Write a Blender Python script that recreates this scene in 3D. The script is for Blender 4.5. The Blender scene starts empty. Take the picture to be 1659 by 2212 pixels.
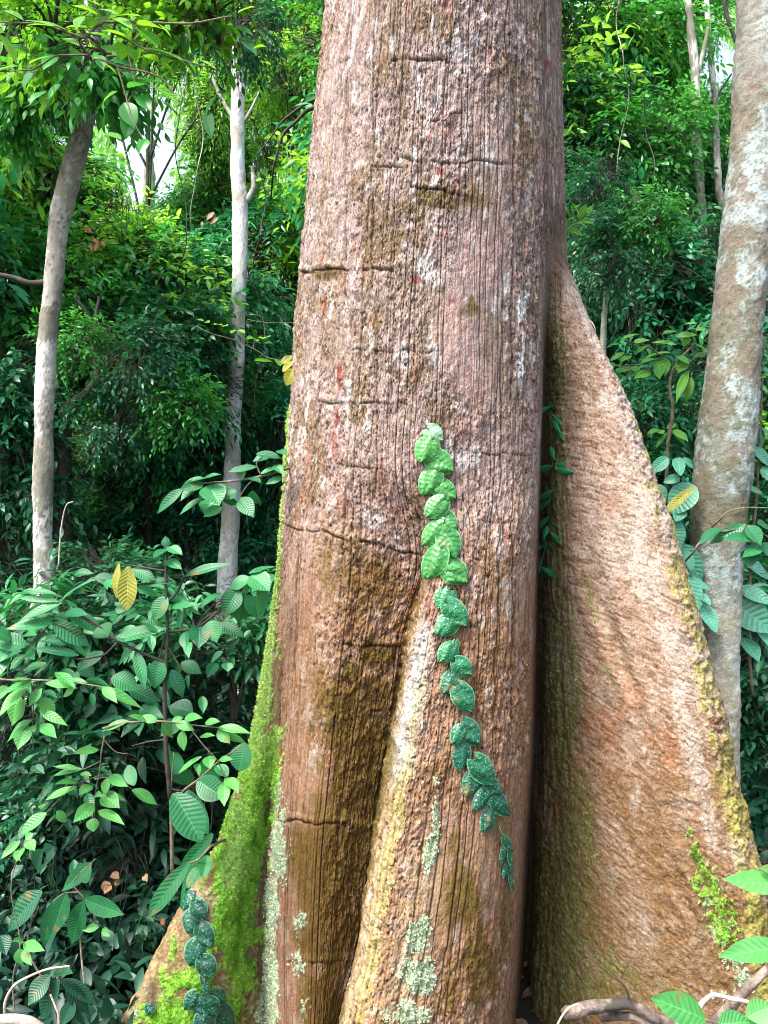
import bpy, math
import numpy as np
from math import radians
R = np.random.default_rng(7)
SC = bpy.context.scene
COL = SC.collection

# ------------------------------------------------------------------ camera
K = 0.5/829.5          # tangent per pixel of a 1659 x 2212 view of the photograph
CAMZ = 1.85
cam = bpy.data.objects.new('camera', bpy.data.cameras.new('camera'))
COL.objects.link(cam)
cam.location = (0, 0, CAMZ); cam.rotation_euler = (radians(90), 0, 0)
cam.data.sensor_fit = 'VERTICAL'; cam.data.sensor_height = 36; cam.data.lens = 27
cam.data.clip_end = 500
SC.camera = cam

# ------------------------------------------------------------------ sky, sun, exposure
SUN_ELEV, SUN_AZ = radians(58), radians(232)     # azimuth of the sun, clockwise from +Y
w = bpy.data.worlds.new('World'); SC.world = w; w.use_nodes = True
nt = w.node_tree; bg = nt.nodes['Background']
sky = nt.nodes.new('ShaderNodeTexSky'); sky.sky_type = 'NISHITA'; sky.sun_disc = False
sky.sun_elevation = SUN_ELEV; sky.sun_rotation = SUN_AZ
sky.air_density = 1.0; sky.dust_density = 5.0; sky.ozone_density = 1.0
hs = nt.nodes.new('ShaderNodeHueSaturation'); hs.inputs['Saturation'].default_value = 0.8
nt.links.new(sky.outputs[0], hs.inputs['Color']); nt.links.new(hs.outputs[0], bg.inputs[0])
bg.inputs[1].default_value = 0.15
sl = bpy.data.lights.new('sun', 'SUN'); sl.energy = 2.0; sl.angle = radians(25); sl.color = (1, 0.95, 0.88)
so = bpy.data.objects.new('sun', sl); COL.objects.link(so)
so.rotation_euler = (math.pi/2-SUN_ELEV, 0, math.pi-SUN_AZ)
SC.view_settings.view_transform = 'Standard'; SC.view_settings.look = 'None'
SC.view_settings.exposure = 2.05; SC.view_settings.gamma = 1.0
SC.cycles.max_bounces = 7; SC.cycles.diffuse_bounces = 4; SC.cycles.glossy_bounces = 2
SC.cycles.transmission_bounces = 4; SC.cycles.volume_bounces = 0; SC.cycles.transparent_max_bounces = 4
SC.cycles.use_denoising = True; SC.cycles.filter_width = .95; SC.render.film_transparent = False

def P(px, py, Y):
    px, py, Y = np.asarray(px, float), np.asarray(py, float), np.asarray(Y, float)
    px, py, Y = np.broadcast_arrays(px, py, Y)
    return np.stack([(px-829.5)*K*Y, Y, CAMZ-(py-1106)*K*Y], -1)

# ------------------------------------------------------------------ numeric noise
_perm = np.random.default_rng(3).permutation(256).astype(np.int32); _perm = np.concatenate([_perm, _perm])
_val = np.random.default_rng(4).random(256).astype(np.float32)
def vnoise(x, y, z=None, seed=0):
    x = x+seed*17.31; y = y+seed*5.77
    xi = np.floor(x).astype(np.int32); yi = np.floor(y).astype(np.int32)
    fx = (x-xi).astype(np.float32); fy = (y-yi).astype(np.float32)
    fx = fx*fx*(3-2*fx); fy = fy*fy*(3-2*fy); xi &= 255; yi &= 255
    if z is None:
        a = _perm[xi]; b = _perm[(xi+1) & 255]
        v00 = _val[_perm[(a+yi) & 255]]; v10 = _val[_perm[(b+yi) & 255]]
        y1 = (yi+1) & 255
        v01 = _val[_perm[(a+y1) & 255]]; v11 = _val[_perm[(b+y1) & 255]]
        return (v00*(1-fx)+v10*fx)*(1-fy)+(v01*(1-fx)+v11*fx)*fy
    zi = np.floor(z).astype(np.int32); fz = (z-zi).astype(np.float32); fz = fz*fz*(3-2*fz); zi &= 255
    out = 0
    for dx in (0, 1):
        a = _perm[(xi+dx) & 255]; wx = fx if dx else 1-fx
        for dy in (0, 1):
            b = _perm[(a+((yi+dy) & 255)) & 255]; wy = wx*(fy if dy else 1-fy)
            for dz in (0, 1):
                out = out+_val[_perm[(b+((zi+dz) & 255)) & 255]]*(wy*(fz if dz else 1-fz))
    return out
from concurrent.futures import ThreadPoolExecutor
_pool = ThreadPoolExecutor(4)
def fbm(x, y, z=None, o=4, seed=0, g=0.5):
    if np.ndim(x) == 2 and np.size(x) > 40000:
        x, y = np.broadcast_arrays(x, y)
        cut = np.linspace(0, len(x), 25).astype(int)
        f = lambda k: _fbm(x[cut[k]:cut[k+1]], y[cut[k]:cut[k+1]], None if z is None else z[cut[k]:cut[k+1]], o, seed, g)
        return np.concatenate(list(_pool.map(f, range(24))))
    return _fbm(x, y, z, o, seed, g)
def _fbm(x, y, z=None, o=4, seed=0, g=0.5):
    s = 0; a = 1; t = 0; f = 1
    for k in range(o):
        s = s+a*vnoise(x*f, y*f, None if z is None else z*f, seed+k*3); t += a; a *= g; f *= 2.03
    return s/t*2-1
def sstep(a, b, x):
    t = np.clip((x-a)/(b-a), 0, 1); return t*t*(3-2*t)
def pchip(xk, yk, x):
    """monotone cubic through (xk, yk[...]) along axis 0"""
    xk = np.asarray(xk, float); yk = np.asarray(yk, float); h = np.diff(xk)
    hh = h.reshape((-1,)+(1,)*(yk.ndim-1)); d = np.diff(yk, axis=0)/hh
    m = np.zeros_like(yk); m[0] = d[0]; m[-1] = d[-1]
    if len(xk) > 2:
        w1 = 2*hh[1:]+hh[:-1]; w2 = hh[1:]+2*hh[:-1]
        ok = d[:-1]*d[1:] > 0
        with np.errstate(divide='ignore', invalid='ignore'):
            mm = (w1+w2)/(w1/d[:-1]+w2/d[1:])
        m[1:-1] = np.where(ok, mm, 0)
    i = np.clip(np.searchsorted(xk, x, side='right')-1, 0, len(xk)-2)
    t = ((x-xk[i])/h[i]).reshape((-1,)+(1,)*(yk.ndim-1)); H = hh[i]
    return (2*t**3-3*t**2+1)*yk[i]+(t**3-2*t**2+t)*H*m[i]+(-2*t**3+3*t**2)*yk[i+1]+(t**3-t**2)*H*m[i+1]
def unit(v):
    return v/np.maximum(np.linalg.norm(v, axis=-1, keepdims=True), 1e-9)

# ------------------------------------------------------------------ object helpers
def tag(o, label=None, cat=None, group=None, kind=None):
    if label: o['label'] = label
    if cat: o['category'] = cat
    if group: o['group'] = group
    if kind: o['kind'] = kind
    return o
def empty(name, loc, label, cat, group=None):
    o = bpy.data.objects.new(name, None); COL.objects.link(o)
    o.location = [float(v) for v in loc]; o.empty_display_size = .1
    return tag(o, label, cat, group)
def mesh(name, V, F, mat, parent=None, attrs=None, smooth=True):
    """V (n,3) world points, F (m,3|4) faces; attrs {name: (n,k)}"""
    V = np.asarray(V, np.float32)
    if parent is not None:
        V = V-np.array(parent.location, np.float32)
    F = np.asarray(F, np.int32); me = bpy.data.meshes.new(name)
    n = F.shape[1]
    me.vertices.add(len(V)); me.vertices.foreach_set('co', V.ravel())
    me.loops.add(F.size); me.loops.foreach_set('vertex_index', F.ravel())
    me.polygons.add(len(F)); me.polygons.foreach_set('loop_start', np.arange(0, F.size, n, dtype=np.int32))
    try: me.polygons.foreach_set('loop_total', np.full(len(F), n, np.int32))
    except Exception: pass
    me.polygons.foreach_set('use_smooth', np.full(len(F), smooth, bool))
    me.update(calc_edges=True)
    for k, a in (attrs or {}).items():
        a = np.asarray(a, np.float32)
        if a.ndim == 1:
            me.attributes.new(k, 'FLOAT', 'POINT').data.foreach_set('value', a)
        elif k.startswith('col'):
            c = np.ones((len(a), 4), np.float32); c[:, :3] = a
            me.attributes.new(k, 'FLOAT_COLOR', 'POINT').data.foreach_set('color', c.ravel())
        else:
            me.attributes.new(k, 'FLOAT_VECTOR', 'POINT').data.foreach_set('vector', a.ravel())
    me.materials.append(mat)
    o = bpy.data.objects.new(name, me); COL.objects.link(o)
    if parent is not None: o.parent = parent
    return o
def gridfaces(nr, nc, wrap=False):
    i = np.arange(nr-1)[:, None]*nc; j = np.arange(nc if wrap else nc-1)[None]
    j2 = (j+1) % nc
    return np.stack([i+j, i+j2, i+nc+j2, i+nc+j], -1).reshape(-1, 4)
class Bag:
    """collects pieces that end as one mesh"""
    def __init__(s): s.V = []; s.F = []; s.A = []; s.n = 0
    def add(s, V, F, A=None):
        V = np.asarray(V, float).reshape(-1, 3); s.V.append(V); s.F.append(np.asarray(F)+s.n); s.n += len(V)
        if A is not None: s.A.append(np.asarray(A, float).reshape(len(V), -1))
    def build(s, name, mat, parent=None, attr='leafc'):
        if not s.V: return None
        return mesh(name, np.concatenate(s.V), np.concatenate(s.F), mat, parent, {attr: np.concatenate(s.A)} if s.A else None)

# ------------------------------------------------------------------ materials
class N:
    def __init__(s, name):
        s.m = bpy.data.materials.new(name); s.m.use_nodes = True; s.t = s.m.node_tree
        s.b = s.t.nodes['Principled BSDF']; s.out = s.t.nodes['Material Output']
    def n(s, typ, **kw):
        x = s.t.nodes.new('ShaderNode'+typ)
        for k, v in kw.items():
            if hasattr(x, k): setattr(x, k, v)
            else: s.set(x.inputs[k.replace('_', ' ')], v)
        return x
    def set(s, sock, v):
        if hasattr(v, 'is_linked') or isinstance(v, bpy.types.NodeSocket): s.t.links.new(v, sock)
        else: sock.default_value = v
    def math(s, op, a, b=0.0, c=None):
        x = s.t.nodes.new('ShaderNodeMath'); x.operation = op
        s.set(x.inputs[0], a); s.set(x.inputs[1], b)
        if c is not None: s.set(x.inputs[2], c)
        return x.outputs[0]
    def mix(s, f, a, b, blend='MIX'):
        x = s.t.nodes.new('ShaderNodeMix'); x.data_type = 'RGBA'; x.blend_type = blend
        s.set(x.inputs[0], f)
        for q, v in ((6, a), (7, b)):
            if isinstance(v, tuple): v = v+(1,) if len(v) == 3 else v
            s.set(x.inputs[q], v)
        return x.outputs[2]
    def noise(s, scale, detail=3, vec=None, rough=.5, out=0):
        x = s.t.nodes.new('ShaderNodeTexNoise'); x.inputs['Scale'].default_value = scale
        x.inputs['Detail'].default_value = detail; x.inputs['Roughness'].default_value = rough
        if vec is not None: s.t.links.new(vec, x.inputs['Vector'])
        return x.outputs[out]
    def ramp(s, f, lo, hi):
        x = s.t.nodes.new('ShaderNodeMapRange'); s.set(x.inputs[0], f)
        x.inputs[1].default_value = lo; x.inputs[2].default_value = hi; return x.outputs[0]
    def bump(s, h, strength, dist=.01, normal=None):
        x = s.t.nodes.new('ShaderNodeBump'); x.inputs['Strength'].default_value = strength
        x.inputs['Distance'].default_value = dist; s.set(x.inputs['Height'], h)
        if normal is not None: s.t.links.new(normal, x.inputs['Normal'])
        return x.outputs[0]

def bark_vcol(name, bumpk=1.0, rough=.85):
    """bark whose colour sits in the mesh; fine grain and relief come from noise"""
    q = N(name)
    col = q.n('Attribute', attribute_name='col').outputs['Color']
    gv = q.n('Attribute', attribute_name='grain').outputs['Vector']
    n1 = q.noise(260, 4, gv); n2 = q.noise(90, 5, gv, .65)
    q.set(q.b.inputs['Base Color'], q.mix(1.0, col, q.mix(n2, (.5, .5, .5), (1.5, 1.5, 1.5)), 'MULTIPLY'))
    q.b.inputs['Roughness'].default_value = rough; q.b.inputs['Specular IOR Level'].default_value = .1
    h = q.math('ADD', q.math('MULTIPLY', n1, .5), n2)
    q.set(q.b.inputs['Normal'], q.bump(h, 1.0*bumpk, .007))
    return q.m
def leafmat(name, ca, cb, trans=.3, tcol=None, rough=.38, veins=0, vstr=.5, blister=False, spec=.5, spots=.6, line=.35):
    q = N(name)
    at = q.n('Attribute', attribute_name='leafc')
    sp = q.n('SeparateXYZ'); q.t.links.new(at.outputs['Vector'], sp.inputs[0])
    u, v, r = sp.outputs
    au = q.math('ABSOLUTE', u)
    base = q.mix(r, ca, cb)
    gv = q.n('TexCoord').outputs['Object']
    nrm = None
    if veins:
        n = q.noise(38, 3, gv)
        base = q.mix(1.0, base, q.mix(n, (.55, .6, .6), (1.4, 1.35, 1.3)), 'MULTIPLY')
        ph = q.math('SUBTRACT', q.math('MULTIPLY', v, float(veins)), q.math('MULTIPLY', au, veins*.16))
        wv = q.math('SINE', q.math('MULTIPLY', ph, 6.2832))
        fade = q.ramp(au, 1.0, .75)
        h = q.math('MULTIPLY', wv, fade)
        mid = q.ramp(au, .07, .0)
        h2 = q.math('SUBTRACT', h, q.math('MULTIPLY', mid, 2.0))
        nrm = q.bump(h2, vstr, .004)
        lin = q.ramp(wv, -.86, -1.0)
        lm = q.math('MAXIMUM', q.math('MULTIPLY', lin, line), q.math('MULTIPLY', mid, line*1.7))
        base = q.mix(lm, base, tuple(min(1, c*2.2+.03) for c in cb))
        bn = q.noise(21, 3, gv); bs = q.ramp(bn, .64, .70)
        base = q.mix(q.math('MULTIPLY', bs, .75), base, (.16, .11, .04))
        base = q.mix(1.0, base, q.mix(q.noise(3.1, 2, gv), (.72, .82, .95), (1.3, 1.18, .95)), 'MULTIPLY')
    if blister:
        vo = q.n('TexVoronoi', feature='SMOOTH_F1'); q.t.links.new(gv, vo.inputs['Vector']); vo.inputs['Scale'].default_value = blister
        bl = q.ramp(vo.outputs['Distance'], .5, .1)
        nrm = q.bump(bl, .35, .004, nrm)
        sp2 = q.math('MULTIPLY', q.ramp(bl, .55, .85), q.ramp(q.noise(90, 2, gv), .42, .55))
        base = q.mix(q.math('MULTIPLY', sp2, spots), base, tuple(min(1, c*2.6+.12) for c in cb))
        base = q.mix(q.ramp(au, .86, .97), base, tuple(min(1, c*1.6+.05) for c in cb))
    q.set(q.b.inputs['Base Color'], base)
    q.b.inputs['Roughness'].default_value = rough; q.b.inputs['Specular IOR Level'].default_value = spec
    tr = q.n('BsdfTranslucent')
    tc = tcol or tuple(c*1.5 for c in cb)
    q.set(tr.inputs['Color'], q.mix(r, tuple(c*.6 for c in tc), tc))
    mx = q.n('MixShader'); mx.inputs[0].default_value = trans
    q.t.links.new(q.b.outputs[0], mx.inputs[1]); q.t.links.new(tr.outputs[0], mx.inputs[2])
    q.t.links.new(mx.outputs[0], q.out.inputs[0])
    if nrm is not None: q.set(q.b.inputs['Normal'], nrm); q.set(tr.inputs['Normal'], nrm)
    return q.m
def woodmat(name, a, b, scale=14, rough=.8, c=None):
    q = N(name); gv = q.n('TexCoord').outputs['Object']
    n = q.noise(scale, 5, gv, .6); col = q.mix(q.ramp(n, .38, .62), a, b)
    if c: col = q.mix(q.ramp(q.noise(scale*.35, 3, gv), .52, .6), col, c)
    q.set(q.b.inputs['Base Color'], col)
    q.b.inputs['Roughness'].default_value = rough; q.b.inputs['Specular IOR Level'].default_value = .3
    q.set(q.b.inputs['Normal'], q.bump(q.noise(scale*5, 5, gv, .65), .7, .01))
    return q.m
# ------------------------------------------------------------------ the great buttressed tree
M_bark = bark_vcol('great_tree_bark')
LAB = ['L', 'Lb', 'Lc', 'A0', 'A1', 'B', 'C', 'C2', 'D', 'E', 'F', 'G', 'H', 'R1', 'R', 'R2', 'K1', 'K2', 'K3', 'L2']
TH = dict(L=0, Lb=12, Lc=25, A0=38, A1=60, B=84, C=91, C2=98, D=120, E=145, F=152, G=159, H=167, R1=174, R=181, R2=202, K1=236, K2=270, K3=305, L2=338)
def ring(Lx, Ex=None, Rx=None, Yc=3.38, **ov):
    wd = (Ex-Lx)/1.819 if Ex else (Rx-Lx)/2
    cx = Lx+wd; r = wd*K*Yc; d = {}
    for k, t in TH.items():
        t = radians(t); d[k] = (cx-wd*math.cos(t), Yc-r*math.sin(t))
    d.update(ov); return [d[k] for k in LAB]
def low(d):
    rx, ry = d['R']; lx, ly = d.get('L', (0, 0))
    d.setdefault('R2', (rx-34, ry+.14)); d.setdefault('K1', (1200, 4.05)); d.setdefault('K2', (930, 4.15))
    d.setdefault('K3', (720, 3.9)); d.setdefault('L2', (lx+26, ly+.12)); return d
ROWS = {
 -2600: ring(800, Rx=1150), -600: ring(738, Rx=1194), 0: ring(705, Rx=1211), 200: ring(684, Rx=1214), 400: ring(665, Rx=1218),
 560: ring(650, Ex=1163, F=(1188, 3.17), G=(1203, 3.2), H=(1214, 3.24), R1=(1221, 3.29), R=(1226, 3.36)),
 630: ring(643, Ex=1163, F=(1186, 3.2), G=(1205, 3.2), H=(1226, 3.2), R1=(1240, 3.24), R=(1250, 3.32)),
 700: ring(637, **low(dict(Ex=1162, F=(1183, 3.24), G=(1207, 3.2), H=(1240, 3.17), R1=(1262, 3.19), R=(1277, 3.27), L2=(646, 3.6)))),
 850: ring(629, **low(dict(Ex=1160, F=(1179, 3.4), G=(1210, 3.28), H=(1275, 3.14), R1=(1322, 3.13), R=(1347, 3.21), L2=(640, 3.6)))),
 1000: ring(618, **low(dict(Ex=1158, F=(1174, 3.5), G=(1206, 3.34), H=(1305, 3.1), R1=(1374, 3.07), R=(1404, 3.15), L2=(630, 3.6)))),
 1200: ring(604, **low(dict(Ex=1148, L=(604, 3.36), Lb=(611, 3.25), Lc=(621, 3.16), A0=(650, 3.03), A1=(760, 2.87), B=(914, 2.84), C=(934, 2.75), C2=(966, 2.73), D=(1055, 2.76), E=(1148, 2.94),
      F=(1168, 3.62), G=(1196, 3.42), H=(1340, 3.05), R1=(1436, 2.99), R=(1470, 3.07)))),
 1400: ring(578, **low(dict(Ex=1143, L=(578, 3.36), Lb=(592, 3.26), Lc=(608, 3.17), A0=(640, 3.04), A1=(740, 2.9), B=(868, 2.91), C=(890, 2.74), C2=(930, 2.69), D=(1040, 2.72), E=(1143, 2.92),
      F=(1164, 3.72), G=(1190, 3.48), H=(1365, 3.0), R1=(1488, 2.92), R=(1525, 3.0)))),
 1500: ring(562, **low(dict(Ex=1139, L=(562, 3.35), Lb=(582, 3.26), Lc=(602, 3.19), A0=(634, 3.05), A1=(730, 2.92), B=(855, 2.94), C=(874, 2.73), C2=(915, 2.67), D=(1030, 2.7), E=(1139, 2.9),
      F=(1162, 3.76), G=(1188, 3.5), H=(1380, 2.97), R1=(1513, 2.89), R=(1553, 2.97)))),
 1605: ring(542, **low(dict(Ex=1135, L=(542, 3.33), Lb=(572, 3.24), Lc=(596, 3.22), A0=(628, 3.07), A1=(720, 2.94), B=(836, 2.97), C=(857, 2.71), C2=(900, 2.64), D=(1020, 2.68), E=(1135, 2.88),
      F=(1160, 3.8), G=(1187, 3.52), H=(1395, 2.95), R1=(1538, 2.86), R=(1581, 2.94)))),
 1704: ring(511, **low(dict(Ex=1128, L=(511, 3.3), Lb=(550, 3.22), Lc=(585, 3.24), A0=(620, 3.07), A1=(710, 2.95), B=(818, 3.0), C=(838, 2.69), C2=(882, 2.61), D=(1010, 2.66), E=(1128, 2.86),
      F=(1155, 3.84), G=(1182, 3.53), H=(1400, 2.93), R1=(1559, 2.84), R=(1604, 2.92)))),
 1815: ring(473, **low(dict(Ex=1120, L=(473, 3.26), Lb=(525, 3.18), Lc=(575, 3.26), A0=(612, 3.08), A1=(700, 2.96), B=(802, 3.02), C=(816, 2.66), C2=(862, 2.58), D=(1000, 2.63), E=(1120, 2.84),
      F=(1149, 3.88), G=(1177, 3.54), H=(1405, 2.92), R1=(1583, 2.81), R=(1628, 2.89)))),
 1911: ring(416, **low(dict(Ex=1114, L=(416, 3.22), Lb=(500, 3.14), Lc=(566, 3.27), A0=(608, 3.08), A1=(694, 2.97), B=(789, 3.04), C=(799, 2.63), C2=(846, 2.55), D=(990, 2.6), E=(1114, 2.83),
      F=(1144, 3.9), G=(1172, 3.55), H=(1410, 2.91), R1=(1600, 2.79), R=(1645, 2.87)))),
 2057: ring(336, **low(dict(Ex=1103, L=(336, 3.16), Lb=(455, 3.09), Lc=(561, 3.28), A0=(605, 3.08), A1=(686, 2.98), B=(768, 3.05), C=(776, 2.58), C2=(824, 2.5), D=(970, 2.56), E=(1103, 2.8),
      F=(1136, 3.92), G=(1163, 3.55), H=(1418, 2.89), R1=(1625, 2.76), R=(1672, 2.84)))),
 2212: ring(257, **low(dict(Ex=1092, L=(257, 3.1), Lb=(412, 3.03), Lc=(568, 3.27), A0=(607, 3.08), A1=(680, 2.98), B=(733, 3.04), C=(740, 2.52), C2=(790, 2.44), D=(950, 2.5), E=(1092, 2.77),
      F=(1127, 3.92), G=(1154, 3.54), H=(1425, 2.87), R1=(1655, 2.73), R=(1704, 2.81)))),
 2560: ring(60, **low(dict(Ex=1070, L=(60, 2.98), Lb=(300, 2.92), Lc=(560, 3.2), A0=(600, 3.06), A1=(660, 2.98), B=(690, 3.0), C=(695, 2.38), C2=(750, 2.3), D=(900, 2.38), E=(1070, 2.68),
      F=(1110, 3.9), G=(1140, 3.5), H=(1440, 2.8), R1=(1720, 2.64), R=(1775, 2.72)))),
}
rk = sorted(ROWS); ctrl = np.array([ROWS[k] for k in rk])            # rows x labels x (px, Y)
SEG = dict(L=56, Lb=84, Lc=50, A0=88, A1=170, B=44, C=50, C2=130, D=120, E=50, F=50, G=180, H=180, R1=46, R=14, R2=14, K1=14, K2=14, K3=14, L2=14)
rowpy = np.concatenate([np.linspace(-2600, -620, 24), np.linspace(-600, -12, 70), np.linspace(-10, 2230, 1120), np.linspace(2240, 2560, 40)])
C0 = pchip(rk, ctrl, rowpy)                                          # rows x labels x 2
cols = []; start = {}
c = 0
for q, k in enumerate(LAB):
    start[k] = c; c += SEG[k]
NC = c; NR = len(rowpy)
knots = [start[k] for k in LAB]+[NC, NC+SEG['L']]
ext = np.concatenate([C0[:, -1:], C0, C0[:, :2]], 1)                 # wraps round
kn = [-SEG['L2']]+knots
G = pchip(kn, np.swapaxes(ext, 0, 1), np.arange(NC)); G = np.swapaxes(G, 0, 1)
PX, YY = G[..., 0], G[..., 1]; PY = np.broadcast_to(rowpy[:, None], PX.shape)
B0 = P(PX, PY, YY).astype(np.float32); PX = PX.astype(np.float32); PY = np.ascontiguousarray(PY, np.float32); YY = YY.astype(np.float32)
# a small smoothing keeps the crests from being knife edges
for _ in range(3):
    B0 = .25*np.roll(B0, 1, 1)+.5*B0+.25*np.roll(B0, -1, 1)
du = np.roll(B0, -2, 1)-np.roll(B0, 2, 1); dv = np.gradient(B0, axis=0)
NRM = unit(np.cross(dv, du))
if NRM[600, start['D'], 1] > 0: NRM = -NRM
X, Y, Z = B0[..., 0], B0[..., 1], B0[..., 2]
ci = np.broadcast_to(np.arange(NC)[None], PX.shape)
# body s coordinate (metres round the trunk, grain follows columns)
S = np.cumsum(np.linalg.norm(np.diff(B0, axis=1, prepend=B0[:, :1]), axis=-1), 1)
ref = S[(rowpy > 900) & (rowpy < 1300)].mean(0); S = np.broadcast_to(ref[None], PX.shape)
front = (ci < start['F']) | ((PY < 520) & (ci < start['K1']))
wb = sstep(start['E']+20, start['F']+10, ci)*(1-sstep(start['R2']+8, start['K1'], ci))*sstep(430, 640, PY)       # right buttress
wl = (1-sstep(start['Lc']-6, start['Lc']+12, ci))*sstep(1350, 1600, PY)                        # left buttress
wl = np.maximum(wl, sstep(start['L2'], NC, ci)*sstep(1350, 1600, PY))
# crest frame of the right buttress: coordinate across from its rim
tb = (ci-start['F'])/(start['R']-start['F'])
slope = (X-X[:, start['F']][:, None])
gx = X+.0*Z; lean = .42*(Z-1.2)*np.clip(tb, 0, 1)
bx = X+lean                                                      # straightens the rim
h = np.zeros_like(X)
body = 1-np.maximum(wb, wl)
warp = fbm(S*3, Z*1.2, o=3, seed=5)*.03
s1 = S+warp
rib = fbm(s1*26, Z*2.2, o=3, seed=11)                                # broad vertical ribs
rib2 = fbm(s1*75, Z*5, o=3, seed=13)
rough = fbm(S*95+rib*2, Z*62, Y*60, o=4, seed=21)
lump = fbm(S*14, Z*9, o=3, seed=31)
zone = sstep(-.25, .45, fbm(S*3.3, Z*2.0, o=3, seed=40)+.55*np.exp(-((PX-860)/190)**2)-.25*(PY > 1250))   # flaky middle
pl = fbm(S*32, Z*17, o=4, seed=51)*3.2; plate = np.floor(pl)+sstep(.75, 1, pl-np.floor(pl))
pl2 = fbm(S*60+9, Z*44, o=4, seed=57)*3.0; plate2 = np.floor(pl2)+sstep(.7, 1, pl2-np.floor(pl2))
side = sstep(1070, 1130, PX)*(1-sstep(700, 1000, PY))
rough2 = fbm(s1*120, Z*26, o=4, seed=23)
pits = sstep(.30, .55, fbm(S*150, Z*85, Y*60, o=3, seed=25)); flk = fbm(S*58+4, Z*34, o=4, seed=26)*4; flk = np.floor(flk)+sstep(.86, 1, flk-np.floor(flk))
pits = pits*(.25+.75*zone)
streak = fbm(s1*150, Z*13, o=4, seed=29)
hb = -.003*pits+.0011*flk*(.4+zone)+.0032*rib+(.0022+.003*side)*rib2+.0012*rough+.0020*streak+.0012*rough2+.0018*lump+zone*(.0030*plate+.0014*plate2+.0008*rough)+.0005*plate2
# right buttress: cross-grain wrinkles, long folds
b1 = fbm(bx*26, Y*20, Z*11+X*6, o=3, seed=61)
wr = fbm((X*.5+Z)*95, (X-Z*.5)*30, o=4, seed=67)
rg = fbm(X*90, Y*80, Z*90, o=4, seed=71)
pl3 = fbm(X*38, Y*30, Z*38, o=4, seed=73)*3; plate3 = np.floor(pl3)+sstep(.7, 1, pl3-np.floor(pl3))
lowb = sstep(1350, 1750, PY)
hr = .0045*b1+.0024*wr+.0016*rg+plate3*(.0007+.0016*lowb)
for (x0, y0), (x1, y1), a, wd in (((1262, 1250), (1545, 2080), .016, 14), ((1300, 1150), (1440, 1700), .009, 16), ((1222, 1150), (1330, 1550), .008, 16), ((1440, 1900), (1560, 2200), .012, 12)):
    t = np.clip((PY-y0)/(y1-y0), 0, 1); xl = x0+(x1-x0)*t+fbm(PY/90, PY*0+a*900, o=2)*14
    e = sstep(0, .15, (PY-y0)/(y1-y0))*(1-sstep(.85, 1, (PY-y0)/(y1-y0)))
    hr = hr+a*e*(np.exp(-((PX-xl)/wd)**2)-.8*np.exp(-((PX-xl-wd*1.8)/wd)**2))
rimf = np.exp(-((ci-start['R1']-24)/26.)**2)*sstep(600, 800, PY)
hr = hr+.018*np.exp(-((ci-start['R1']-30)/70.)**2)*sstep(700, 900, PY)*fbm(Z*3.2, Z*0+3, o=3, seed=82)
hr = hr+rimf*(.007*fbm(X*50, Z*24, Y*40, o=4, seed=80)+.004*plate3)
# crevice bark: deep long ridges
crev = np.exp(-((ci-start['G'])/46.)**2)*wb
hr = hr+crev*(.02*fbm(bx*60, Y*45, Z*5, o=4, seed=84)+.006*rough)
hl = .006*fbm(X*16, Y*16, Z*12, o=3, seed=90)+.003*rg+.002*plate3
h = body*hb+wb*hr+wl*hl
# the groove wall beside the front ridge: stringy deep bark
gro = np.exp(-((ci-(start['B']+14))/26.)**2)*sstep(820, 1150, PY)
h = h+gro*(.016*fbm(s1*95, Z*9, o=4, seed=97)-.004)
# open groove above the ridge
gx0 = 962-(PY-850)*.05
gtop = np.exp(-((PX-gx0)/7.)**2)*sstep(820, 960, PY)*(1-sstep(1120, 1260, PY))*(body > .5)
h = h-.02*gtop*(.6+.4*rib)
# vertical cracks along the grain
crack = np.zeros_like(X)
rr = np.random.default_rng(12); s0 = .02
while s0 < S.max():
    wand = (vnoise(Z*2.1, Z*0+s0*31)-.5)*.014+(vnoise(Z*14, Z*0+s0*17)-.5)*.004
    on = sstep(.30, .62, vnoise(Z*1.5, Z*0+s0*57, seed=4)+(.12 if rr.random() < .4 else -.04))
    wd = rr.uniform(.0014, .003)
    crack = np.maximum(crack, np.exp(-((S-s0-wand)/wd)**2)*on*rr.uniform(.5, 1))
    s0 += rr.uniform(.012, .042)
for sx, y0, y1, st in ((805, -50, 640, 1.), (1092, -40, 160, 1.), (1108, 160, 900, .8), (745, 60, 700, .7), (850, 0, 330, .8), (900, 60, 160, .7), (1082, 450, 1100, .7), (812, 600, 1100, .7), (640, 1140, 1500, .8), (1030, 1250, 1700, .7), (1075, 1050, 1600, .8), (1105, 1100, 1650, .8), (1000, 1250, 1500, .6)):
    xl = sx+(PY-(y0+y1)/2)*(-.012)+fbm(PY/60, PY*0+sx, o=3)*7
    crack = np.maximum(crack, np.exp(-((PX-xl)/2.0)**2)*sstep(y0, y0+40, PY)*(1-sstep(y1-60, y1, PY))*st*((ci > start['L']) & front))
crack = crack*body*(1-.3*zone)*front
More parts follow.
